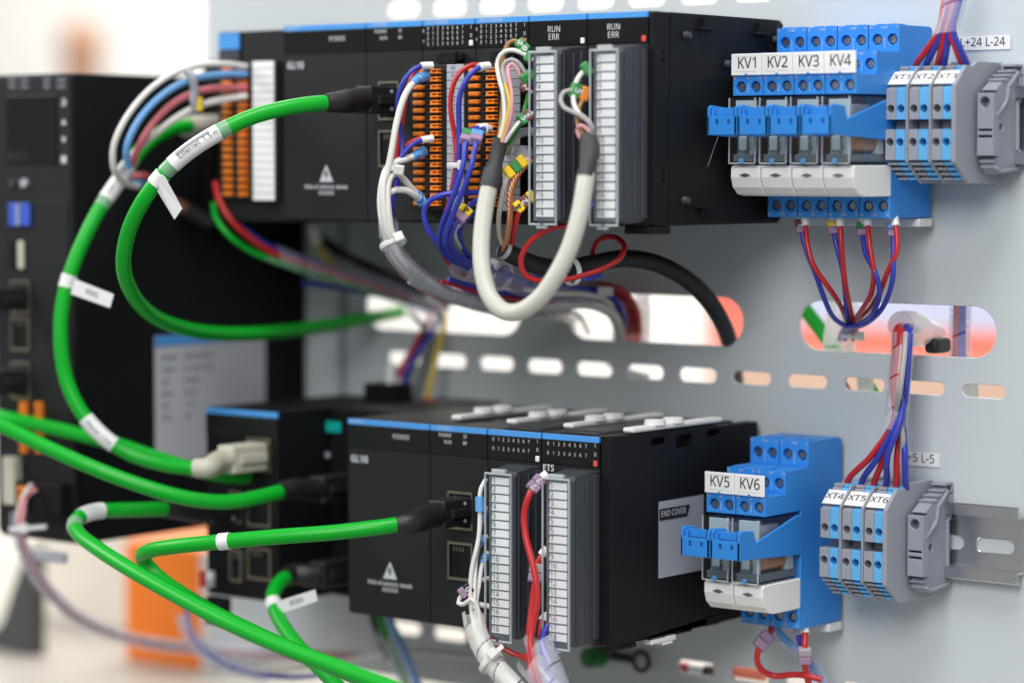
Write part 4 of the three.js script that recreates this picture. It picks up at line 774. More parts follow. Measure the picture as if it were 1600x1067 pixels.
// ---- second lever module: red and blue wires with beads
const gB = 'wires of the second lever module', zB = .148;
wire('red_wire', 'red wire from the topmost lever of the second lever module', 'wire', gB, [[752, 101, zB], [736, 102, .153], [718, 114, .158], [706, 140, .160], [704, 172, .160], [710, 210, .158], [713, 250, .158], [706, 295, .158], [696, 335, .156], [688, 368, .148], [694, 400, .135], [730, 432, .10], [800, 448, .07], [880, 445, .045], [940, 452, .02], [972, 480, .005], [985, 528, -.02]], .00120, M.wRed);
wire('blue_wire', 'blue wire from the topmost lever of the second lever module', 'wire', gB, [[764, 103, zB], [748, 106, .154], [730, 122, .160], [718, 152, .162], [717, 190, .161], [717, 240, .161], [712, 285, .161], [700, 330, .160], [694, 372, .154], [706, 402, .142], [740, 422, .12], [800, 440, .09], [880, 452, .06], [940, 452, .04]], .00138, M.wBlue, (c, g, r) => ferrule(c, g, r, 0, .006));
wire('blue_wire', 'blue wire threaded through the green and purple bead', 'wire', gB, [[760, 199, zB], [744, 201, .154], [732, 208, .160], [727, 226, .165], [725, 250, .168], [716, 285, .170], [703, 320, .170], [690, 352, .168], [686, 378, .163], [697, 400, .152], [722, 414, .138], [770, 428, .11], [840, 446, .075], [940, 458, .04]], .00138, M.wBlue, (c, g, r) => { ferrule(c, g, r, 0, .005); bead(c, g, 728, 214, [M.beadGreen, M.beadPurple], '', .0038); });
wire('blue_wire', 'blue wire threaded through the blue and purple bead', 'wire', gB, [[764, 201, zB], [752, 203, .156], [745, 213, .163], [742, 232, .168], [736, 262, .171], [722, 300, .172], [706, 340, .171], [697, 368, .168], [703, 394, .158], [726, 410, .143], [772, 424, .115], [840, 442, .08], [940, 455, .042]], .00138, M.wBlue, (c, g, r) => { ferrule(c, g, r, 0, .005); bead(c, g, 744, 214, [M.beadBlue, M.beadPurple], '', .0038); });
wire('blue_wire', 'blue wire making the outermost small loop of the second lever module', 'wire', gB, [[752, 300, .15], [726, 302, .158], [698, 303, .164], [675, 311, .168], [663, 328, .169], [665, 350, .168], [678, 373, .164], [696, 395, .155], [728, 414, .138], [790, 432, .10]], .00138, M.wBlue);
wire('blue_wire', 'blue wire threaded through the yellow bead marked 4', 'wire', gB, [[752, 308, .15], [738, 318, .156], [724, 333, .163], [712, 349, .167], [704, 368, .166], [708, 390, .158], [732, 408, .142], [790, 428, .102]], .00138, M.wBlue, (c, g) => bead(c, g, 722, 334, [M.beadYellow, M.beadPurple], '4', .0042));
wire('blue_wire', 'blue wire passing behind the yellow bead', 'wire', gB, [[754, 322, .148], [738, 336, .150], [722, 350, .152], [718, 370, .150], [728, 394, .142], [760, 414, .122], [800, 430, .1]], .00138, M.wBlue);
wire('white_wire', 'white wire slipping under the yellow bead', 'wire', gB, [[726, 345, .158], [712, 358, .158], [716, 380, .15], [740, 402, .135], [766, 414, .12]], .0009, M.wWhite);
cableTie('white cable tie round the red and blue wires of the second lever module', 712, 258, .160, [0, 20], .0034, .004);
wrap('clear wrap round the blue wires beside the cream cable', [[718, 417, .140], [752, 424, .120], [795, 436, .098], [850, 450, .072], [905, 456, .05], [948, 458, .03]], .0062, M.sleeve);
cableTie('white cable tie round the clear wrap of the blue wires', 784, 431, .108, [22, 8], .0066, 0);
// dark red bundle turning into the slot
[['outer', 4, -2], ['middle', -7, 4], ['inner', -18, 10]].forEach(([n, dx, dy]) => wire('red_wire', `dark red wire on the ${n} side of the bundle turning into the middle slot`, 'wire', 'dark red wires turning into the middle slot', [[880 + dx, 447 + dy, .045], [938 + dx, 448 + dy, .036], [968 + dx, 458 + dy, .026], [988 + dx, 482 + dy, .014], [994 + dx, 512, .002], [992 + dx, 540, -.02]], .0022, M.wRed));
single('white_clip', bx(at(938, 460, .046).x, at(956, 460, .046).x, at(938, 462, .046).y, at(938, 447, .046).y, .044, .049, .001), M.tie, 'white clip on the dark red bundle near the middle slot', 'clip');
wire('blue_wire', 'dark blue wire running along the dark red bundle into the middle slot', 'wire', null, [[740, 452, .085], [820, 466, .062], [880, 458, .05], [930, 452, .043], [960, 466, .034], [975, 490, .02], [976, 530, -.015]], .0016, M.wBlue);
wire('white_wire', 'pale wire on the inner side of the dark red bundle', 'wire', null, [[800, 478, .055], [870, 476, .05], [920, 474, .042], [952, 486, .03], [966, 510, .012], [968, 545, -.02]], .0030, M.wWhite);
wrap('white wrap standing in the middle slot beside the red bundle', [[1002, 446, -.012], [1006, 480, -.012], [1004, 560, -.02]], .0036, M.sleeveWhite);

// ---- cream cable hanging in a loop between the two numbered strips
{
  const c = wire('cream_cable', 'cream cable hanging in a loop between two black heat shrink sleeves', 'cable', null, [[766, 283, .167], [757, 330, .172], [752, 380, .178], [754, 425, .183], [765, 463, .186], [787, 486, .187], [814, 486, .187], [843, 466, .185], [869, 430, .182], [891, 385, .178], [906, 335, .174], [914, 288, .170], [916, 272, .168]], .0041, M.beige, undefined, { jacket: 'jacket' });
  const holder = allThings[allThings.length - 1];
  mesh('heat_shrink', sweep(curveOf(path([782, 216, .160], [778, 238, .161], [773, 256, .163], [768, 276, .166], [764, 294, .168])), (u) => .0036 + .0011 * (u < .5 ? 0 : Math.min(1, (u - .5) * 6)) , { rad: 22, seg: 30 }), M.shrink, holder);
  mesh('heat_shrink', sweep(curveOf(path([919, 213, .160], [922, 232, .162], [920, 250, .166], [914, 276, .170])), (u) => .0039 + .0007 * Math.sin(u * 5) + .0004 * u, { rad: 22, seg: 30 }), M.shrink, holder);
}
// cores splaying from the first heat shrink
const gC = 'cores splaying from the left heat shrink', core = (l, p, r, m, fit) => wire('core_wire', l, 'wire', gC, p, r, m, fit);
core('brown core arching highest to the green bead marked 5', [[779, 222, .160], [783, 190, .158], [786, 150, .157], [784, 112, .156], [788, 82, .155], [797, 65, .153], [808, 64, .151], [820, 76, .150], [832, 90, .148]], .0011, M.wBrown, (c, g) => bead(c, g, 816, 73, [M.beadGreen, M.beadGreen], '50', .0034));
core('white core arching beside the brown one to a green bead', [[780, 222, .161], [788, 185, .160], [787, 150, .159], [779, 118, .158], [777, 98, .157], [786, 82, .156], [800, 78, .154], [816, 83, .152], [834, 93, .149]], .0011, M.wWhite, (c, g) => bead(c, g, 826, 88, [M.beadGreen], '', .0034));
core('grey core arching to the green bead above the brown bead', [[783, 222, .161], [795, 190, .160], [797, 158, .159], [789, 125, .158], [786, 105, .157], [795, 93, .156], [809, 97, .154], [820, 113, .152], [830, 130, .149]], .0011, M.wGrey, (c, g) => bead(c, g, 818, 122, [M.beadGreen], '', .0046));
core('pink core dropping straight beside the grey one', [[786, 222, .161], [796, 195, .160], [801, 165, .159], [796, 130, .158], [793, 106, .157], [800, 99, .156], [810, 112, .154], [818, 132, .152], [832, 145, .149]], .0009, M.wPink, (c, g) => bead(c, g, 817, 139, [M.beadBrown], '2', .0034));
core('thin pink core bending beside the wide grey strip', [[785, 222, .162], [797, 185, .161], [800, 150, .160], [795, 118, .159], [794, 104, .158]], .0008, M.wPink);
core('yellow core among the splayed cores', [[783, 222, .162], [790, 195, .162], [796, 160, .161], [789, 130, .16]], .0008, M.wYellow);
core('white core rising to the green bead beside row 7', [[789, 222, .161], [800, 205, .160], [812, 190, .156], [832, 176, .150]], .0009, M.wWhite, (c, g) => bead(c, g, 818, 180, [M.beadGreen, M.beadBrown], '52', .0034));
core('green core bending beside the numbered strip', [[792, 226, .155], [803, 208, .153], [815, 190, .151], [822, 165, .149], [828, 145, .148]], .0013, M.wGreen);
wire('core_wire', 'beige core stub bending out beside row 9', 'wire', null, [[840, 206, .143], [822, 206, .146], [806, 212, .150], [797, 224, .152], [792, 240, .150]], .0018, M.wBeige, (c, g) => mesh('grey_end', sub(c, 0, .42, .0021), M.plateGrey, g));
wire('core_wire', 'beige core hanging from the yellow and green bead', 'wire', null, [[826, 248, .147], [812, 256, .150], [800, 266, .153], [789, 288, .156], [782, 320, .157], [779, 350, .155], [783, 376, .15], [792, 390, .146]], .0012, M.wBeige, (c, g) => bead(c, g, 805, 261, [M.beadYellow, M.beadGreen, M.beadYellow], '', .0040));
{
  const cv = curveOf(path([832, 250, .146], [818, 262, .149], [804, 282, .153], [797, 308, .155], [797, 340, .154], [793, 370, .151], [788, 392, .147])), g = thing('copper_braid', 'bare twisted copper braid hanging beside the numbered strip', 'braid');
  for (let k = 0; k < 4; k++) { const pts = []; for (let i = 0; i <= 60; i++) { const t = i / 60, p = cv.getPointAt(t), T = cv.getTangentAt(t), N = FACE.clone().addScaledVector(T, -FACE.dot(T)).normalize(), B = N.clone().cross(T), a = t * 34 + k * Math.PI / 2; pts.push(p.addScaledVector(N, Math.cos(a) * .0008).addScaledVector(B, Math.sin(a) * .0008)); } mesh('copper_strand', sweep(curveOf(pts), .0008, { rad: 7, seg: 120 }), M.copper, g); }
}
wire('red_wire', 'red wire with yellow beads marked 2 and 4 beside row 17', 'wire', null, [[834, 312, .148], [822, 314, .150], [813, 326, .152], [806, 350, .150], [800, 378, .146], [796, 396, .144]], .0013, M.wRed, (c, g) => { bead(c, g, 820, 314, [M.beadYellow, M.beadBrown, M.beadYellow], ' 24', .0038); });
single('round_stopper', (() => { const q = new THREE.CylinderGeometry(.0042, .0042, .004, 24); q.rotateX(Math.PI / 2); const p = at(818, 241, .146); q.translate(p.x, p.y, p.z); return q; })(), M.plateGrey, 'grey round stopper beside row 11 of the upper numbered strip', 'stopper');
// black cable with an open end
wire('black_cable', 'thick black cable with an open cut end curving into the middle slot', 'cable', null, [[786, 390, .148], [806, 401, .141], [838, 414, .128], [880, 420, .112], [930, 411, .095], [975, 404, .081], [1020, 410, .067], [1065, 431, .052], [1102, 463, .036], [1128, 503, .016], [1143, 545, -.012], [1150, 600, -.04]], .0044, M.black, (c, g) => mesh('cut_end', sweep(curveOf([c.getPointAt(0).addScaledVector(c.getTangentAt(0), -.0006), c.getPointAt(.008)]), .0046, { rad: 20, seg: 3, caps: false }), M.cellGrey, g), { jacket: 'jacket' });
wire('red_wire', 'red wire making two open loops around the black cable', 'wire', null, [[896, 350, .138], [872, 354, .142], [846, 364, .145], [824, 383, .147], [814, 407, .147], [821, 430, .144], [846, 439, .138], [880, 437, .130], [915, 429, .122], [948, 417, .115], [970, 402, .110], [976, 386, .106], [966, 373, .102], [948, 370, .099], [933, 378, .096], [926, 396, .092], [930, 420, .08]], .00135, M.wRed);
wire('blue_wire', 'blue wire passing under the knot of the red loops', 'wire', null, [[940, 430, .1], [915, 436, .108], [880, 433, .112], [850, 428, .11], [830, 440, .1]], .0012, M.wBlue);
cableTie('white cable tie knotting the red loops to the black cable', 893, 424, .118, [20, -3], .0060, 0);
// cores from the second heat shrink
const gD = 'cores splaying from the right heat shrink', coreD = (l, p, r, m, fit) => wire('core_wire', l, 'wire', gD, p, r, m, fit);
coreD('white core looping beside the second upper numbered strip', [[919, 216, .160], [925, 204, .161], [921, 191, .161], [906, 179, .160], [897, 163, .159], [897, 140, .157], [906, 118, .154], [922, 104, .150]], .0012, M.wWhite, (c, g) => bead(c, g, 916, 107, [M.beadGreen], '', .0042));
coreD('grey core making the round loop beside the second upper numbered strip', [[924, 214, .161], [926, 200, .163], [914, 184, .164], [896, 175, .164], [881, 167, .163], [876, 155, .162], [881, 144, .160], [894, 141, .157], [912, 146, .152]], .0011, M.wGrey, (c, g) => bead(c, g, 906, 143, [M.beadGreen, M.beadOrange], '5', .0044));
coreD('ochre core beside the white looping core', [[917, 218, .160], [908, 205, .160], [902, 190, .159], [905, 168, .157], [914, 150, .152]], .0010, M.wBrown);
coreD('pink core at the mouth of the right heat shrink', [[914, 222, .160], [905, 212, .160], [902, 200, .160], [910, 196, .161], [921, 206, .161], [920, 218, .160]], .0010, M.wPink);
wire('blue_wire', 'blue wire slipping behind the right heat shrink cable', 'wire', null, [[930, 318, .146], [920, 330, .148], [912, 342, .146], [905, 352, .14]], .0012, M.wBlue);

// ---- wires under KV1 to KV4
const gK = 'wires under the upper relay sockets';
const kv = [
  ['red', 'KV1', [[1259, 326, .037], [1259, 345, .037], [1263, 385, .040], [1272, 415, .040], [1294, 447, .034], [1312, 474, .022], [1322, 498, .006], [1326, 525, -.02]]],
  ['blue', 'KV1', [[1249, 328, .033], [1251, 350, .034], [1262, 395, .036], [1274, 425, .036], [1288, 465, .030], [1304, 497, .016], [1325, 511, .004], [1336, 518, -.02]], [M.beadBrown, M.beadPurple], 1251, 354],
  ['red', 'KV2', [[1312, 326, .037], [1313, 345, .037], [1316, 390, .038], [1321, 440, .034], [1328, 476, .020], [1333, 500, .004], [1334, 530, -.02]]],
  ['blue', 'KV2', [[1300, 328, .034], [1302, 350, .034], [1308, 385, .036], [1317, 420, .034], [1322, 465, .024], [1324, 495, .010], [1330, 520, -.02]], [M.beadYellow, M.beadPurple], 1301, 356],
  ['red', 'KV3', [[1355, 326, .037], [1356, 345, .037], [1360, 385, .040], [1366, 425, .040], [1362, 458, .034], [1346, 486, .020], [1336, 503, .004], [1334, 530, -.02]]],
  ['blue', 'KV3', [[1347, 328, .034], [1348, 355, .034], [1353, 395, .038], [1368, 425, .040], [1375, 452, .038], [1367, 485, .028], [1346, 505, .012], [1326, 514, .002], [1322, 530, -.02]], [M.beadGreen, M.beadPurple], 1348, 357],
  ['red', 'KV4', [[1393, 327, .035], [1399, 346, .0355], [1402, 392, .038], [1388, 424, .038], [1376, 456, .032], [1358, 484, .018], [1342, 500, .004], [1338, 528, -.02]]],
  ['blue', 'KV4', [[1395, 328, .034], [1396, 360, .034], [1397, 400, .038], [1395, 440, .038], [1380, 480, .030], [1350, 507, .014], [1322, 512, .002], [1312, 530, -.02]], [M.beadBlue, M.beadPurple], 1394, 358],
];
for (const [col, n, p, b, bpx, bpy] of kv) wire(`${col}_wire`, `${col} wire under relay socket ${n} running down into the slot`, 'wire', gK, p, .00130, col === 'red' ? M.wRed : M.wBlue, (c, g, r) => { ferrule(c, g, r, 0, .0085); if (b) bead(c, g, bpx, bpy, b, '', .0034); });
cableTie('white cable tie holding the relay wires inside the right slot', 1330, 524, -.008, [0, 20], .0040, 0);
wrap('clear wrap behind the right slot round the relay wires', [[1322, 470, -.025], [1316, 500, -.025], [1312, 530, -.025], [1310, 580, -.03]], .0080, M.sleeveWhite);
wrap('clear wrap hanging upright behind the right slot', [[1503, 455, -.03], [1501, 500, -.03], [1500, 580, -.03]], .0055, M.sleeve);
wire('red_wire', 'red wire upright inside the wrap behind the right slot', 'wire', null, [[1497, 450, -.03], [1495, 510, -.03], [1494, 585, -.03]], .0018, M.wRed);
wire('blue_wire', 'blue wire upright inside the wrap behind the right slot', 'wire', null, [[1506, 450, -.031], [1504, 510, -.031], [1504, 585, -.031]], .0020, M.wBlue);
wire('network_cable', 'green network cable crossing behind the right slot', 'cable', greens, [[1225, 440, -.035], [1262, 488, -.035], [1290, 525, -.035], [1320, 570, -.035]], GR, M.green, undefined, { jacket: 'jacket' });
// ---- wires to XT4 to XT6
{
  const o = thing('cable_grommet', 'white trumpet shaped grommet at the right slot', 'grommet');
  mesh('mouth', sweep(curveOf(path([1408, 508, .024], [1418, 511, .016], [1436, 517, .0], [1458, 524, -.022])), (u) => .0068 + .0016 * Math.sin(Math.min(1, u * 1.6) * Math.PI), { rad: 26, seg: 24, caps: false }), M.sleeveWhite, o);
  mesh('black_foot', bx(at(1448, 535, -.006).x, at(1470, 535, -.006).x, at(1450, 552, -.006).y, at(1450, 528, -.006).y, -.018, -.003, .0025), M.plugBlack, o);
}
wrap('clear wrap carrying red and blue wires down from the right slot', [[1412, 522, .021], [1411, 545, .023], [1408, 580, .026], [1405, 615, .029], [1401, 650, .031], [1398, 672, .032]], .0056, M.sleeve);
const gX = 'wires fanning out to the lower terminals';
[['red', 'XT4', [1320, 780], [1398, 655], .031], ['blue', 'XT4', [1342, 781], [1404, 650], .034], ['red', 'XT5', [1361, 783], [1399, 660], .029], ['blue', 'XT5', [1380, 784], [1408, 655], .036], ['red', 'XT6', [1395, 786], [1408, 660], .029], ['blue', 'XT6', [1419, 787], [1412, 655], .030]].forEach(([col, n, [ex, ey], [sx, sy], z], k) => wire(`${col}_wire`, `${col} wire fanning out to the ${n} terminals`, 'wire', gX, [[1436, 515, -.012], [1402 + (k % 2) * 13 + (k >> 1) * 4, 514 + (k >> 1) * 3, .018 + (k >> 1) * .002], [1400 + (k % 2) * 13 + (k >> 1) * 4, 548, .022 + (k >> 1) * .002], [1396 + (k % 2) * 13 + (k >> 1) * 4, 605, .027 + (k >> 1) * .002], [sx, sy, z], [sx * .55 + ex * .45 + (k === 3 ? -8 : 0), sy * .55 + ey * .45, z + .003], [ex + (sx > ex ? 6 : -3), ey - 30, .030], [ex, ey - (k === 5 ? 12 : 0), k === 5 ? .018 : .0265], [ex + 1, ey + (k === 5 ? -4 : 10), k === 5 ? .014 : .024]], .00155, col === 'red' ? M.wRed : M.wBlue));
wire('white_wire', 'grey white wire running beside the fan to the XT6 terminals', 'wire', gX, [[1416, 520, .026], [1413, 560, .034], [1407, 610, .038], [1402, 645, .034], [1411, 680, .034], [1408, 730, .030], [1402, 765, .027], [1402, 785, .025]], .0014, M.wGrey);
// ---- wires to XT1 to XT3
wrap('clear wrap carrying red and blue wires down to the XT1 terminals', [[1506, -60, .030], [1498, -20, .034], [1490, 15, .037], [1481, 48, .039], [1476, 62, .040]], .0054, M.sleeve);
[['red', 'XT1', 1432, 1468], ['blue', 'XT1', 1448, 1474], ['red', 'XT2', 1466, 1478], ['blue', 'XT2', 1476, 1484], ['red', 'XT3', 1504, 1486], ['blue', 'XT3', 1512, 1490]].forEach(([col, n, ex, sx], k) => wire(`${col}_wire`, `${col} wire fanning out to the ${n} terminals`, 'wire', 'wires fanning out to the upper terminals', [[1500 + k * 2, -60, .032], [sx + 10, 0, .036], [sx, 48, .038], [(sx + ex) / 2, 76, .036], [ex, 102, .030], [ex, 116, .026]], .00160, col === 'red' ? M.wRed : M.wBlue));

// ---- lower numbered modules: white bundle and red wires
const gE = 'white wires beside the lower numbered strip';
[[[760, 748, .147], [751, 765, .150], [750, 800, .152], [748, 840, .154], [740, 880, .156], [737, 920, .158], [738, 960, .160], [748, 1000, .163], [772, 1040, .166], [815, 1090, .17]],
 [[762, 838, .147], [752, 845, .150], [745, 865, .153], [742, 900, .156], [742, 950, .159], [752, 1000, .162], [778, 1042, .166], [820, 1090, .17]],
 [[764, 862, .147], [754, 880, .150], [749, 910, .153], [744, 950, .157], [756, 1002, .161], [784, 1044, .165], [826, 1090, .17]],
 [[760, 792, .147], [753, 812, .150], [746, 850, .155], [737, 890, .158], [735, 935, .160], [741, 980, .162], [760, 1030, .165], [800, 1080, .17]]].forEach((p, k) => wire('white_wire', ['white wire leaving the lower numbered strip at its top', 'white wire with a small blue clip halfway down the lower numbered strip', 'white wire clipped just above the purple bead of the lower strip', 'white wire with a small blue clip in the upper third of the lower strip'][k], 'wire', gE, p, .00110, M.wWhite, (c, g) => { if (k) mesh('blue_clip', join([sub(c, .015, .05, .0021), sub(c, .056, .07, .0018)]), M.beadBlue, g); else mesh('blue_clip', sub(c, .08, .14, .0024), M.beadBlue, g); }));
wire('white_wire', 'white wire kinked sharply through the black and purple bead marked 0', 'wire', gE, [[764, 903, .147], [748, 908, .152], [735, 917, .158], [722, 928, .161], [716, 942, .162], [724, 944, .163], [738, 936, .163], [746, 950, .162], [756, 1000, .163], [790, 1046, .167]], .0011, M.wWhite, (c, g) => bead(c, g, 728, 923, [M.beadBlack, M.beadPurple], '0', .0034));
wire('white_wire', 'white wire with a dark sleeve leaving at row 15', 'wire', gE, [[768, 948, .149], [752, 945, .152], [742, 944, .156], [742, 960, .160], [752, 1000, .162]], .0013, M.wWhite, (c, g) => mesh('dark_sleeve', sub(c, .28, .5, .0017), M.beadBlack, g));
wrap('milky wrap round the white wires under the lower numbered strip', [[738, 955, .160], [745, 990, .162], [764, 1028, .165], [800, 1070, .168], [840, 1115, .17]], .0052, M.sleeveWhite);
cableTie('white cable tie round the milky wrap under the lower row', 768, 1036, .1655, [24, 30], .0058, .004);
const gF = 'red wires beside the last numbered strip';
wire('red_wire', 'red wire with the purple bead marked 7 7', 'wire', gF, [[854, 742, .148], [845, 749, .151], [836, 758, .154], [826, 776, .157], [819, 805, .158], [822, 840, .159], [831, 875, .160], [838, 910, .161], [839, 945, .162], [832, 980, .164], [829, 1005, .166], [838, 1050, .17], [850, 1090, .172]], .00160, M.wRed, (c, g, r) => { ferrule(c, g, r, 0, .0045); bead(c, g, 838, 757, [M.beadPurple, M.beadPurple], '77', .0040); });
wire('red_wire', 'red wire leaving the last numbered strip at row 8 behind the grey bead', 'wire', gF, [[856, 858, .147], [848, 866, .149], [840, 882, .151], [836, 905, .153], [832, 940, .155], [827, 985, .158], [826, 1020, .16], [834, 1080, .165]], .00155, M.wRed, (c, g, r) => { ferrule(c, g, r, 0, .004); bead(c, g, 838, 896, [M.beadGrey, M.beadPurple], '', .0044); });
wire('red_wire', 'red wire leaving the last numbered strip at row 16', 'wire', gF, [[856, 962, .147], [849, 968, .150], [845, 985, .152], [846, 1010, .154], [856, 1060, .158]], .00150, M.wRed, (c, g, r) => ferrule(c, g, r, 0, .004));
wire('blue_wire', 'blue wire dropping into the clear wrap under the last numbered strip', 'wire', null, [[858, 975, .149], [851, 985, .152], [847, 1002, .155], [852, 1030, .158], [866, 1085, .162]], .00165, M.wBlue);
wire('red_wire', 'red wire crossing under the lower numbered strip', 'wire', null, [[757, 958, .143], [757, 978, .142], [770, 1000, .141], [795, 1018, .142], [825, 1030, .146], [850, 1050, .15]], .00140, M.wRed);
wrap('clear wrap opening under the last numbered strip', [[838, 992, .160], [848, 1020, .162], [864, 1060, .165], [880, 1110, .168]], .0066, M.sleeve);
wrap('clear wrap opening beside the crossing red wire', [[826, 1032, .168], [842, 1052, .17], [866, 1085, .172], [880, 1120, .175]], .0064, M.sleeve);
// ---- wires under KV5 and KV6
wire('red_wire', 'red wire looping through a purple bead under KV5', 'wire', null, [[1204, 968, .036], [1206, 984, .037], [1198, 996, .040], [1188, 1010, .043], [1183, 1028, .044], [1190, 1046, .042], [1210, 1056, .038], [1240, 1054, .036], [1262, 1056, .036], [1285, 1062, .034]], .00155, M.wRed, (c, g) => bead(c, g, 1194, 1001, [M.beadPurple, M.beadPurple], '', .0046));
wire('red_wire', 'red wire with a white ferrule under KV6', 'wire', null, [[1253, 965, .033], [1258, 990, .0345], [1258, 1010, .038], [1258, 1035, .037], [1262, 1060, .035], [1275, 1100, .03]], .00155, M.wRed, (c, g, r) => { ferrule(c, g, r, 0, .008); bead(c, g, 1257, 1024, [M.beadGrey, M.beadPurple], '', .0042); });
wire('blue_wire', 'blue wire behind the ferruled red wire under KV6', 'wire', null, [[1249, 968, .034], [1248, 985, .034], [1251, 1005, .034], [1256, 1030, .03], [1268, 1080, .026]], .00150, M.wBlue, (c, g) => mesh('grey_ferrule', sub(c, 0, .2, .0024), M.plateGrey, g));
wire('blue_wire', 'blue wire vanishing into the milky wrap under KV5', 'wire', null, [[1212, 968, .028], [1216, 984, .028], [1226, 998, .026], [1250, 1018, .022], [1276, 1050, .018], [1300, 1100, .016]], .0018, M.wSky);
wrap('milky wrap slanting under KV5 and KV6', [[1222, 993, .027], [1248, 1016, .022], [1272, 1044, .018], [1300, 1100, .016]], .0040, M.sleeve);
// ---- things at the lowest slots
{
  const g = thing('screw_plug', 'dark green screw plug on the panel under the lower row', 'plug'), p = at(928, 1026, .006), a = new THREE.CylinderGeometry(.0055, .006, .010, 24); a.rotateX(Math.PI / 2); a.translate(p.x, p.y, p.z); mesh('cap', a, M.greenDark, g);
  const b = new THREE.CylinderGeometry(.0030, .0030, .002, 20); b.rotateX(Math.PI / 2); b.translate(p.x, p.y, p.z + .006); mesh('core', b, M.greenDark, g);
  const h = thing('ring_lug', 'black ring lug hanging on the panel under the end cover', 'lug'), q = at(1002, 1033, .006), c = new THREE.TorusGeometry(.0050, .0013, 10, 26); c.translate(q.x, q.y, q.z); mesh('ring', c, M.plugBlack, h);
  const k = at(976, 1028, .006); mesh('shank', sweep(new THREE.LineCurve3(V(k.x - .008, k.y + .0005, k.z), V(q.x - .005, q.y, q.z)), (u) => .0030 - .0012 * u, { rad: 12, seg: 8 }), M.plugBlack, h);
  const w = curveOf(path([1048, 1040, -.006], [1075, 1044, -.006], [1112, 1049, -.006])), o = thing('striped_plug', 'red and white plug with a black end inside a low slot', 'plug');
  mesh('white_part', sub(w, .5, .86, .0030), M.white, o); mesh('red_part', sub(w, .26, .5, .0030), M.wRed, o); mesh('black_end', sub(w, .86, 1, .0032), M.plugBlack, o); mesh('grey_end', sub(w, 0, .26, .0026), M.plateGrey, o);
  const x = curveOf(path([1140, 1046, -.005], [1165, 1050, -.005], [1196, 1054, -.005])); single('salmon_plug', sub(x, 0, 1, .0034), std(lin(.9, .26, .16), .5), 'salmon pink plug inside the low slot under KV5', 'plug');
}

// ---- bundles drooping at the lower left
const gL = 'thin wires drooping at the lower left';
[[M.wRed, 'red', 0], [M.wPink, 'pink', 3], [M.wWhite, 'white', -4]].forEach(([m, n, d]) => wire('thin_wire', `${n} thin wire drooping from the orange terminals of the tall controller`, 'wire', gL, [[52 + d, 762 + d, .19], [40, 772 + d, .196], [33 + d, 795, .198], [30 + d, 825, .198], [40 + d, 870, .19], [68 + d, 915, .175], [110 + d, 958, .15], [165 + d, 988, .12], [240, 1006 + d, .08], [330, 1016 + d, .05], [450, 1022 + d, .04], [560, 1024 + d, .035]], .0013, m));
wrap('clear wrap drooping from the tall controller', [[27, 800, .198], [28, 832, .197], [44, 880, .187], [74, 922, .171], [118, 962, .147], [175, 990, .115], [250, 1008, .078], [340, 1016, .05], [460, 1022, .04]], .0040, M.sleeve);
cableTie('white cable tie round the drooping wrap of the tall controller', 29, 826, .197, [2, 22], .0046, .010);
wire('thin_wire', 'blue thin wire sagging along the table under the coupler', 'wire', gL, [[296, 935, .11], [290, 965, .115], [300, 995, .12], [330, 1025, .12], [380, 1048, .115], [450, 1058, .1], [540, 1050, .08]], .0013, M.wBlue);
wrap('clear wrap round the blue wire sagging under the coupler', [[284, 955, .116], [292, 985, .12], [318, 1016, .12], [360, 1040, .117], [420, 1056, .108]], .0042, M.sleeve);
wire('thin_wire', 'green thin wire dropping under the lower power supply', 'wire', null, [[588, 950, .06], [600, 985, .062], [615, 1020, .064], [640, 1080, .066]], .0022, M.wGreen);
wire('thin_wire', 'light blue thin wire dropping under the lower power supply', 'wire', null, [[604, 955, .06], [616, 985, .062], [632, 1020, .064], [655, 1080, .066]], .0022, M.wSky);
wire('thin_wire', 'black thin wire dropping under the lower power supply', 'wire', null, [[580, 950, .058], [592, 990, .06], [610, 1030, .06]], .0026, M.black);
wrap('clear wrap dropping under the lower power supply', [[604, 985, .062], [622, 1022, .064], [648, 1085, .066]], .0062, M.sleeve);
wire('white_wire', 'white wire lying slack below the lower row', 'wire', null, [[420, 1052, .06], [520, 1035, .05], [600, 1022, .045], [680, 1020, .04], [760, 1030, .03]], .0016, M.wWhite);

// ---- more strands between the rows
const gM = 'slack strands between the two rows';
wire('thin_wire', 'second dark blue strand below the long wrap', 'wire', gM, [[470, 440, .07], [540, 452, .05], [600, 462, .03], [660, 478, .008], [690, 490, -.01]], .0016, M.wBlue);
wire('thin_wire', 'grey strand above the long wrap', 'wire', gM, [[520, 395, .03], [560, 420, .03], [610, 440, .02], [660, 462, .008], [700, 480, -.01]], .0022, M.wGrey);
wire('thin_wire', 'black strand above the long wrap', 'wire', gM, [[500, 372, .03], [540, 400, .03], [600, 428, .02], [650, 455, .01], [700, 476, -.01]], .0028, M.black);
wire('thin_wire', 'dark blue strand dropping beside the dark red wire', 'wire', gM, [[688, 486, -.02], [682, 505, .006], [660, 540, .018], [638, 575, .026], [628, 610, .028]], .0017, M.wBlue);
{ const g = thing('screw_connector', 'black connector with a white ferrule on top of the recessed module', 'connector'), p = at(612, 632, .03); mesh('housing', bx(p.x - .012, p.x + .008, YL - .002, YL + .009, .022, .040, .0008), M.bodyShaded, g); mesh('ferrule', sweep(new THREE.LineCurve3(V(p.x, YL + .009, .031), V(p.x, YL + .019, .031)), .0028, { rad: 14, seg: 2 }), M.white, g); }
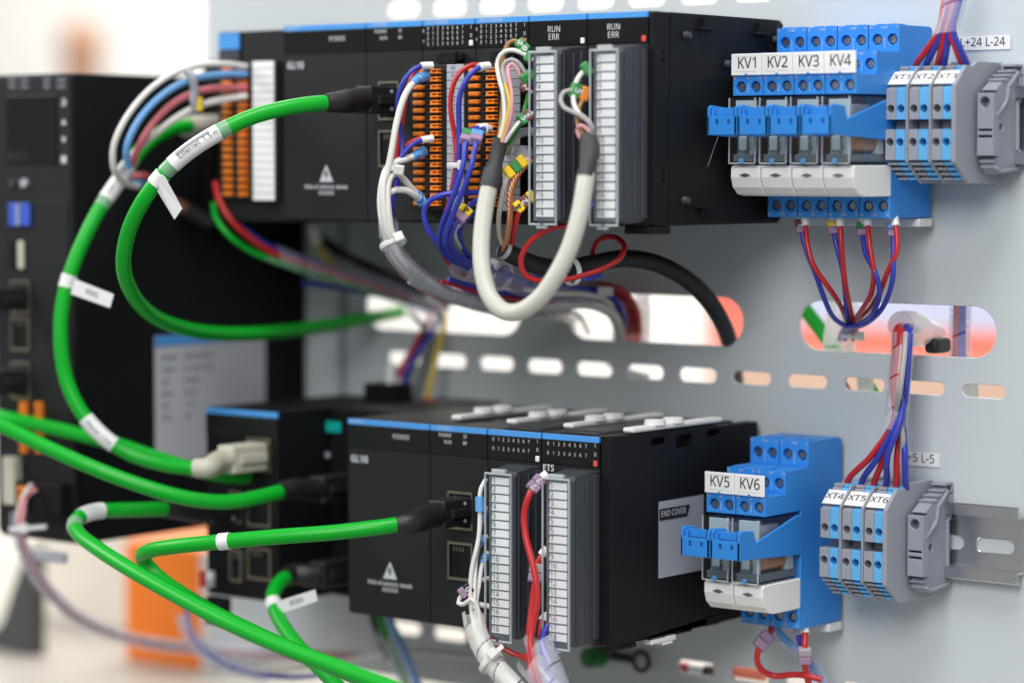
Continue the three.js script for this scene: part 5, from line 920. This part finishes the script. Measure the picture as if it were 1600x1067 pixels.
{ const g = thing('red_boot', 'small dark red boot at the foot of the yellow wire', 'connector'), p = at(664, 634, .022); mesh('boot', sweep(curveOf([V(p.x - .005, p.y - .003, p.z), V(p.x, p.y, p.z), V(p.x + .003, p.y + .004, p.z)]), .0030, { rad: 12, seg: 8 }), M.wRed, g); }
// ---- strands crossing behind the right row of small slots
wire('thin_wire', 'red strand behind the small slots on the right', 'wire', 'strands behind the small slots', [[1305, 585, -.02], [1318, 600, -.02], [1330, 625, -.02]], .0024, M.wRed);
wire('thin_wire', 'white tube behind the small slots on the right', 'wire', 'strands behind the small slots', [[1352, 580, -.022], [1353, 603, -.022], [1354, 630, -.022]], .0042, M.wWhite);
wire('thin_wire', 'bright green strand behind the small slots on the right', 'wire', 'strands behind the small slots', [[1352, 590, -.03], [1362, 604, -.03], [1374, 625, -.03]], .0024, M.green);
wire('thin_wire', 'white tube at the end of the small slots', 'wire', 'strands behind the small slots', [[1518, 590, -.022], [1519, 610, -.022], [1520, 640, -.022]], .0034, M.wWhite);
wire('thin_wire', 'grey strand behind the small slots under the black cable', 'wire', 'strands behind the small slots', [[950, 560, -.02], [975, 580, -.02], [1010, 592, -.02]], .0030, M.wGrey);

// ---- further strands running to the middle and left slots
const gN = 'thin strands running to the slots under the upper row';
[['white strand lying lowest along the wrapped white wires', M.wWhite, [[640, 440, .14], [690, 464, .11], [760, 486, .075], [830, 494, .045], [880, 500, .01], [900, 512, -.02]], .0013],
 ['grey strand lying along the wrapped white wires', M.wGrey, [[650, 432, .13], [710, 458, .1], [780, 474, .07], [850, 482, .04], [900, 490, .01], [920, 520, -.02]], .0013],
 ['red strand sagging under the clear wrap of the blue wires', M.wRed, [[690, 440, .12], [740, 454, .1], [800, 466, .078], [860, 470, .055], [920, 464, .04], [960, 476, .025], [972, 515, -.01]], .0012],
 ['dark blue strand sagging under the clear wrap of the blue wires', M.wBlue, [[700, 436, .122], [750, 450, .1], [810, 460, .078], [870, 462, .055], [930, 460, .038], [966, 480, .022], [980, 520, -.01]], .0013],
 ['pale strand leaving the clear wrap towards the middle slot', M.wWhite, [[820, 452, .09], [870, 458, .07], [920, 460, .05], [950, 470, .036], [962, 495, .018], [960, 530, -.015]], .0014],
 ['yellow strand turning into the left slot', M.wYellow, [[560, 430, .03], [610, 452, .022], [655, 474, .01], [690, 492, -.015]], .0014],
 ['white strand turning into the left slot', M.wWhite, [[540, 418, .04], [600, 446, .03], [650, 470, .014], [684, 488, -.012]], .0014]].forEach(([l, m, pts, r]) => wire('thin_wire', l, 'wire', gN, pts, r, m));
// ---- black plugs in the ports of the tall controller
for (const [y, l] of [[466, 'black network plug in the upper port of the tall controller'], [594, 'black network plug in the lowest port of the tall controller']]) {
  const g = thing('network_plug', l, 'plug', 'black plugs in the tall controller'), z = .1815, p = at(33, y, z);
  mesh('plug_body', bx(p.x - .0048, p.x + .0048, p.y - .0064, p.y + .0064, z, z + .022, .0012), M.plugBlack, g);
  mesh('boot', sweep(curveOf([V(p.x, p.y, z + .022), V(p.x, p.y, z + .034), V(p.x - .002, p.y - .001, z + .05)]), (u) => .0054 - .0012 * u, { rad: 18, seg: 14 }), M.plugBlack, g);
  mesh('latch', bx(p.x + .0048, p.x + .0062, p.y - .002, p.y + .002, z + .003, z + .017, .0005), M.plugBlack, g);
}
// ------------------------------------------------------------------ set every thing on its own base point
for (const o of allThings) {
  o.updateMatrixWorld(true);
  const b = new THREE.Box3().setFromObject(o), c = b.getCenter(V(0, 0, 0)); c.y = b.min.y;
  if (o.isMesh) { o.geometry.translate(-c.x, -c.y, -c.z); o.position.copy(c); } else { for (const k of o.children) k.position.sub(c); o.position.copy(c); }
}
renderer.render(scene, camera);
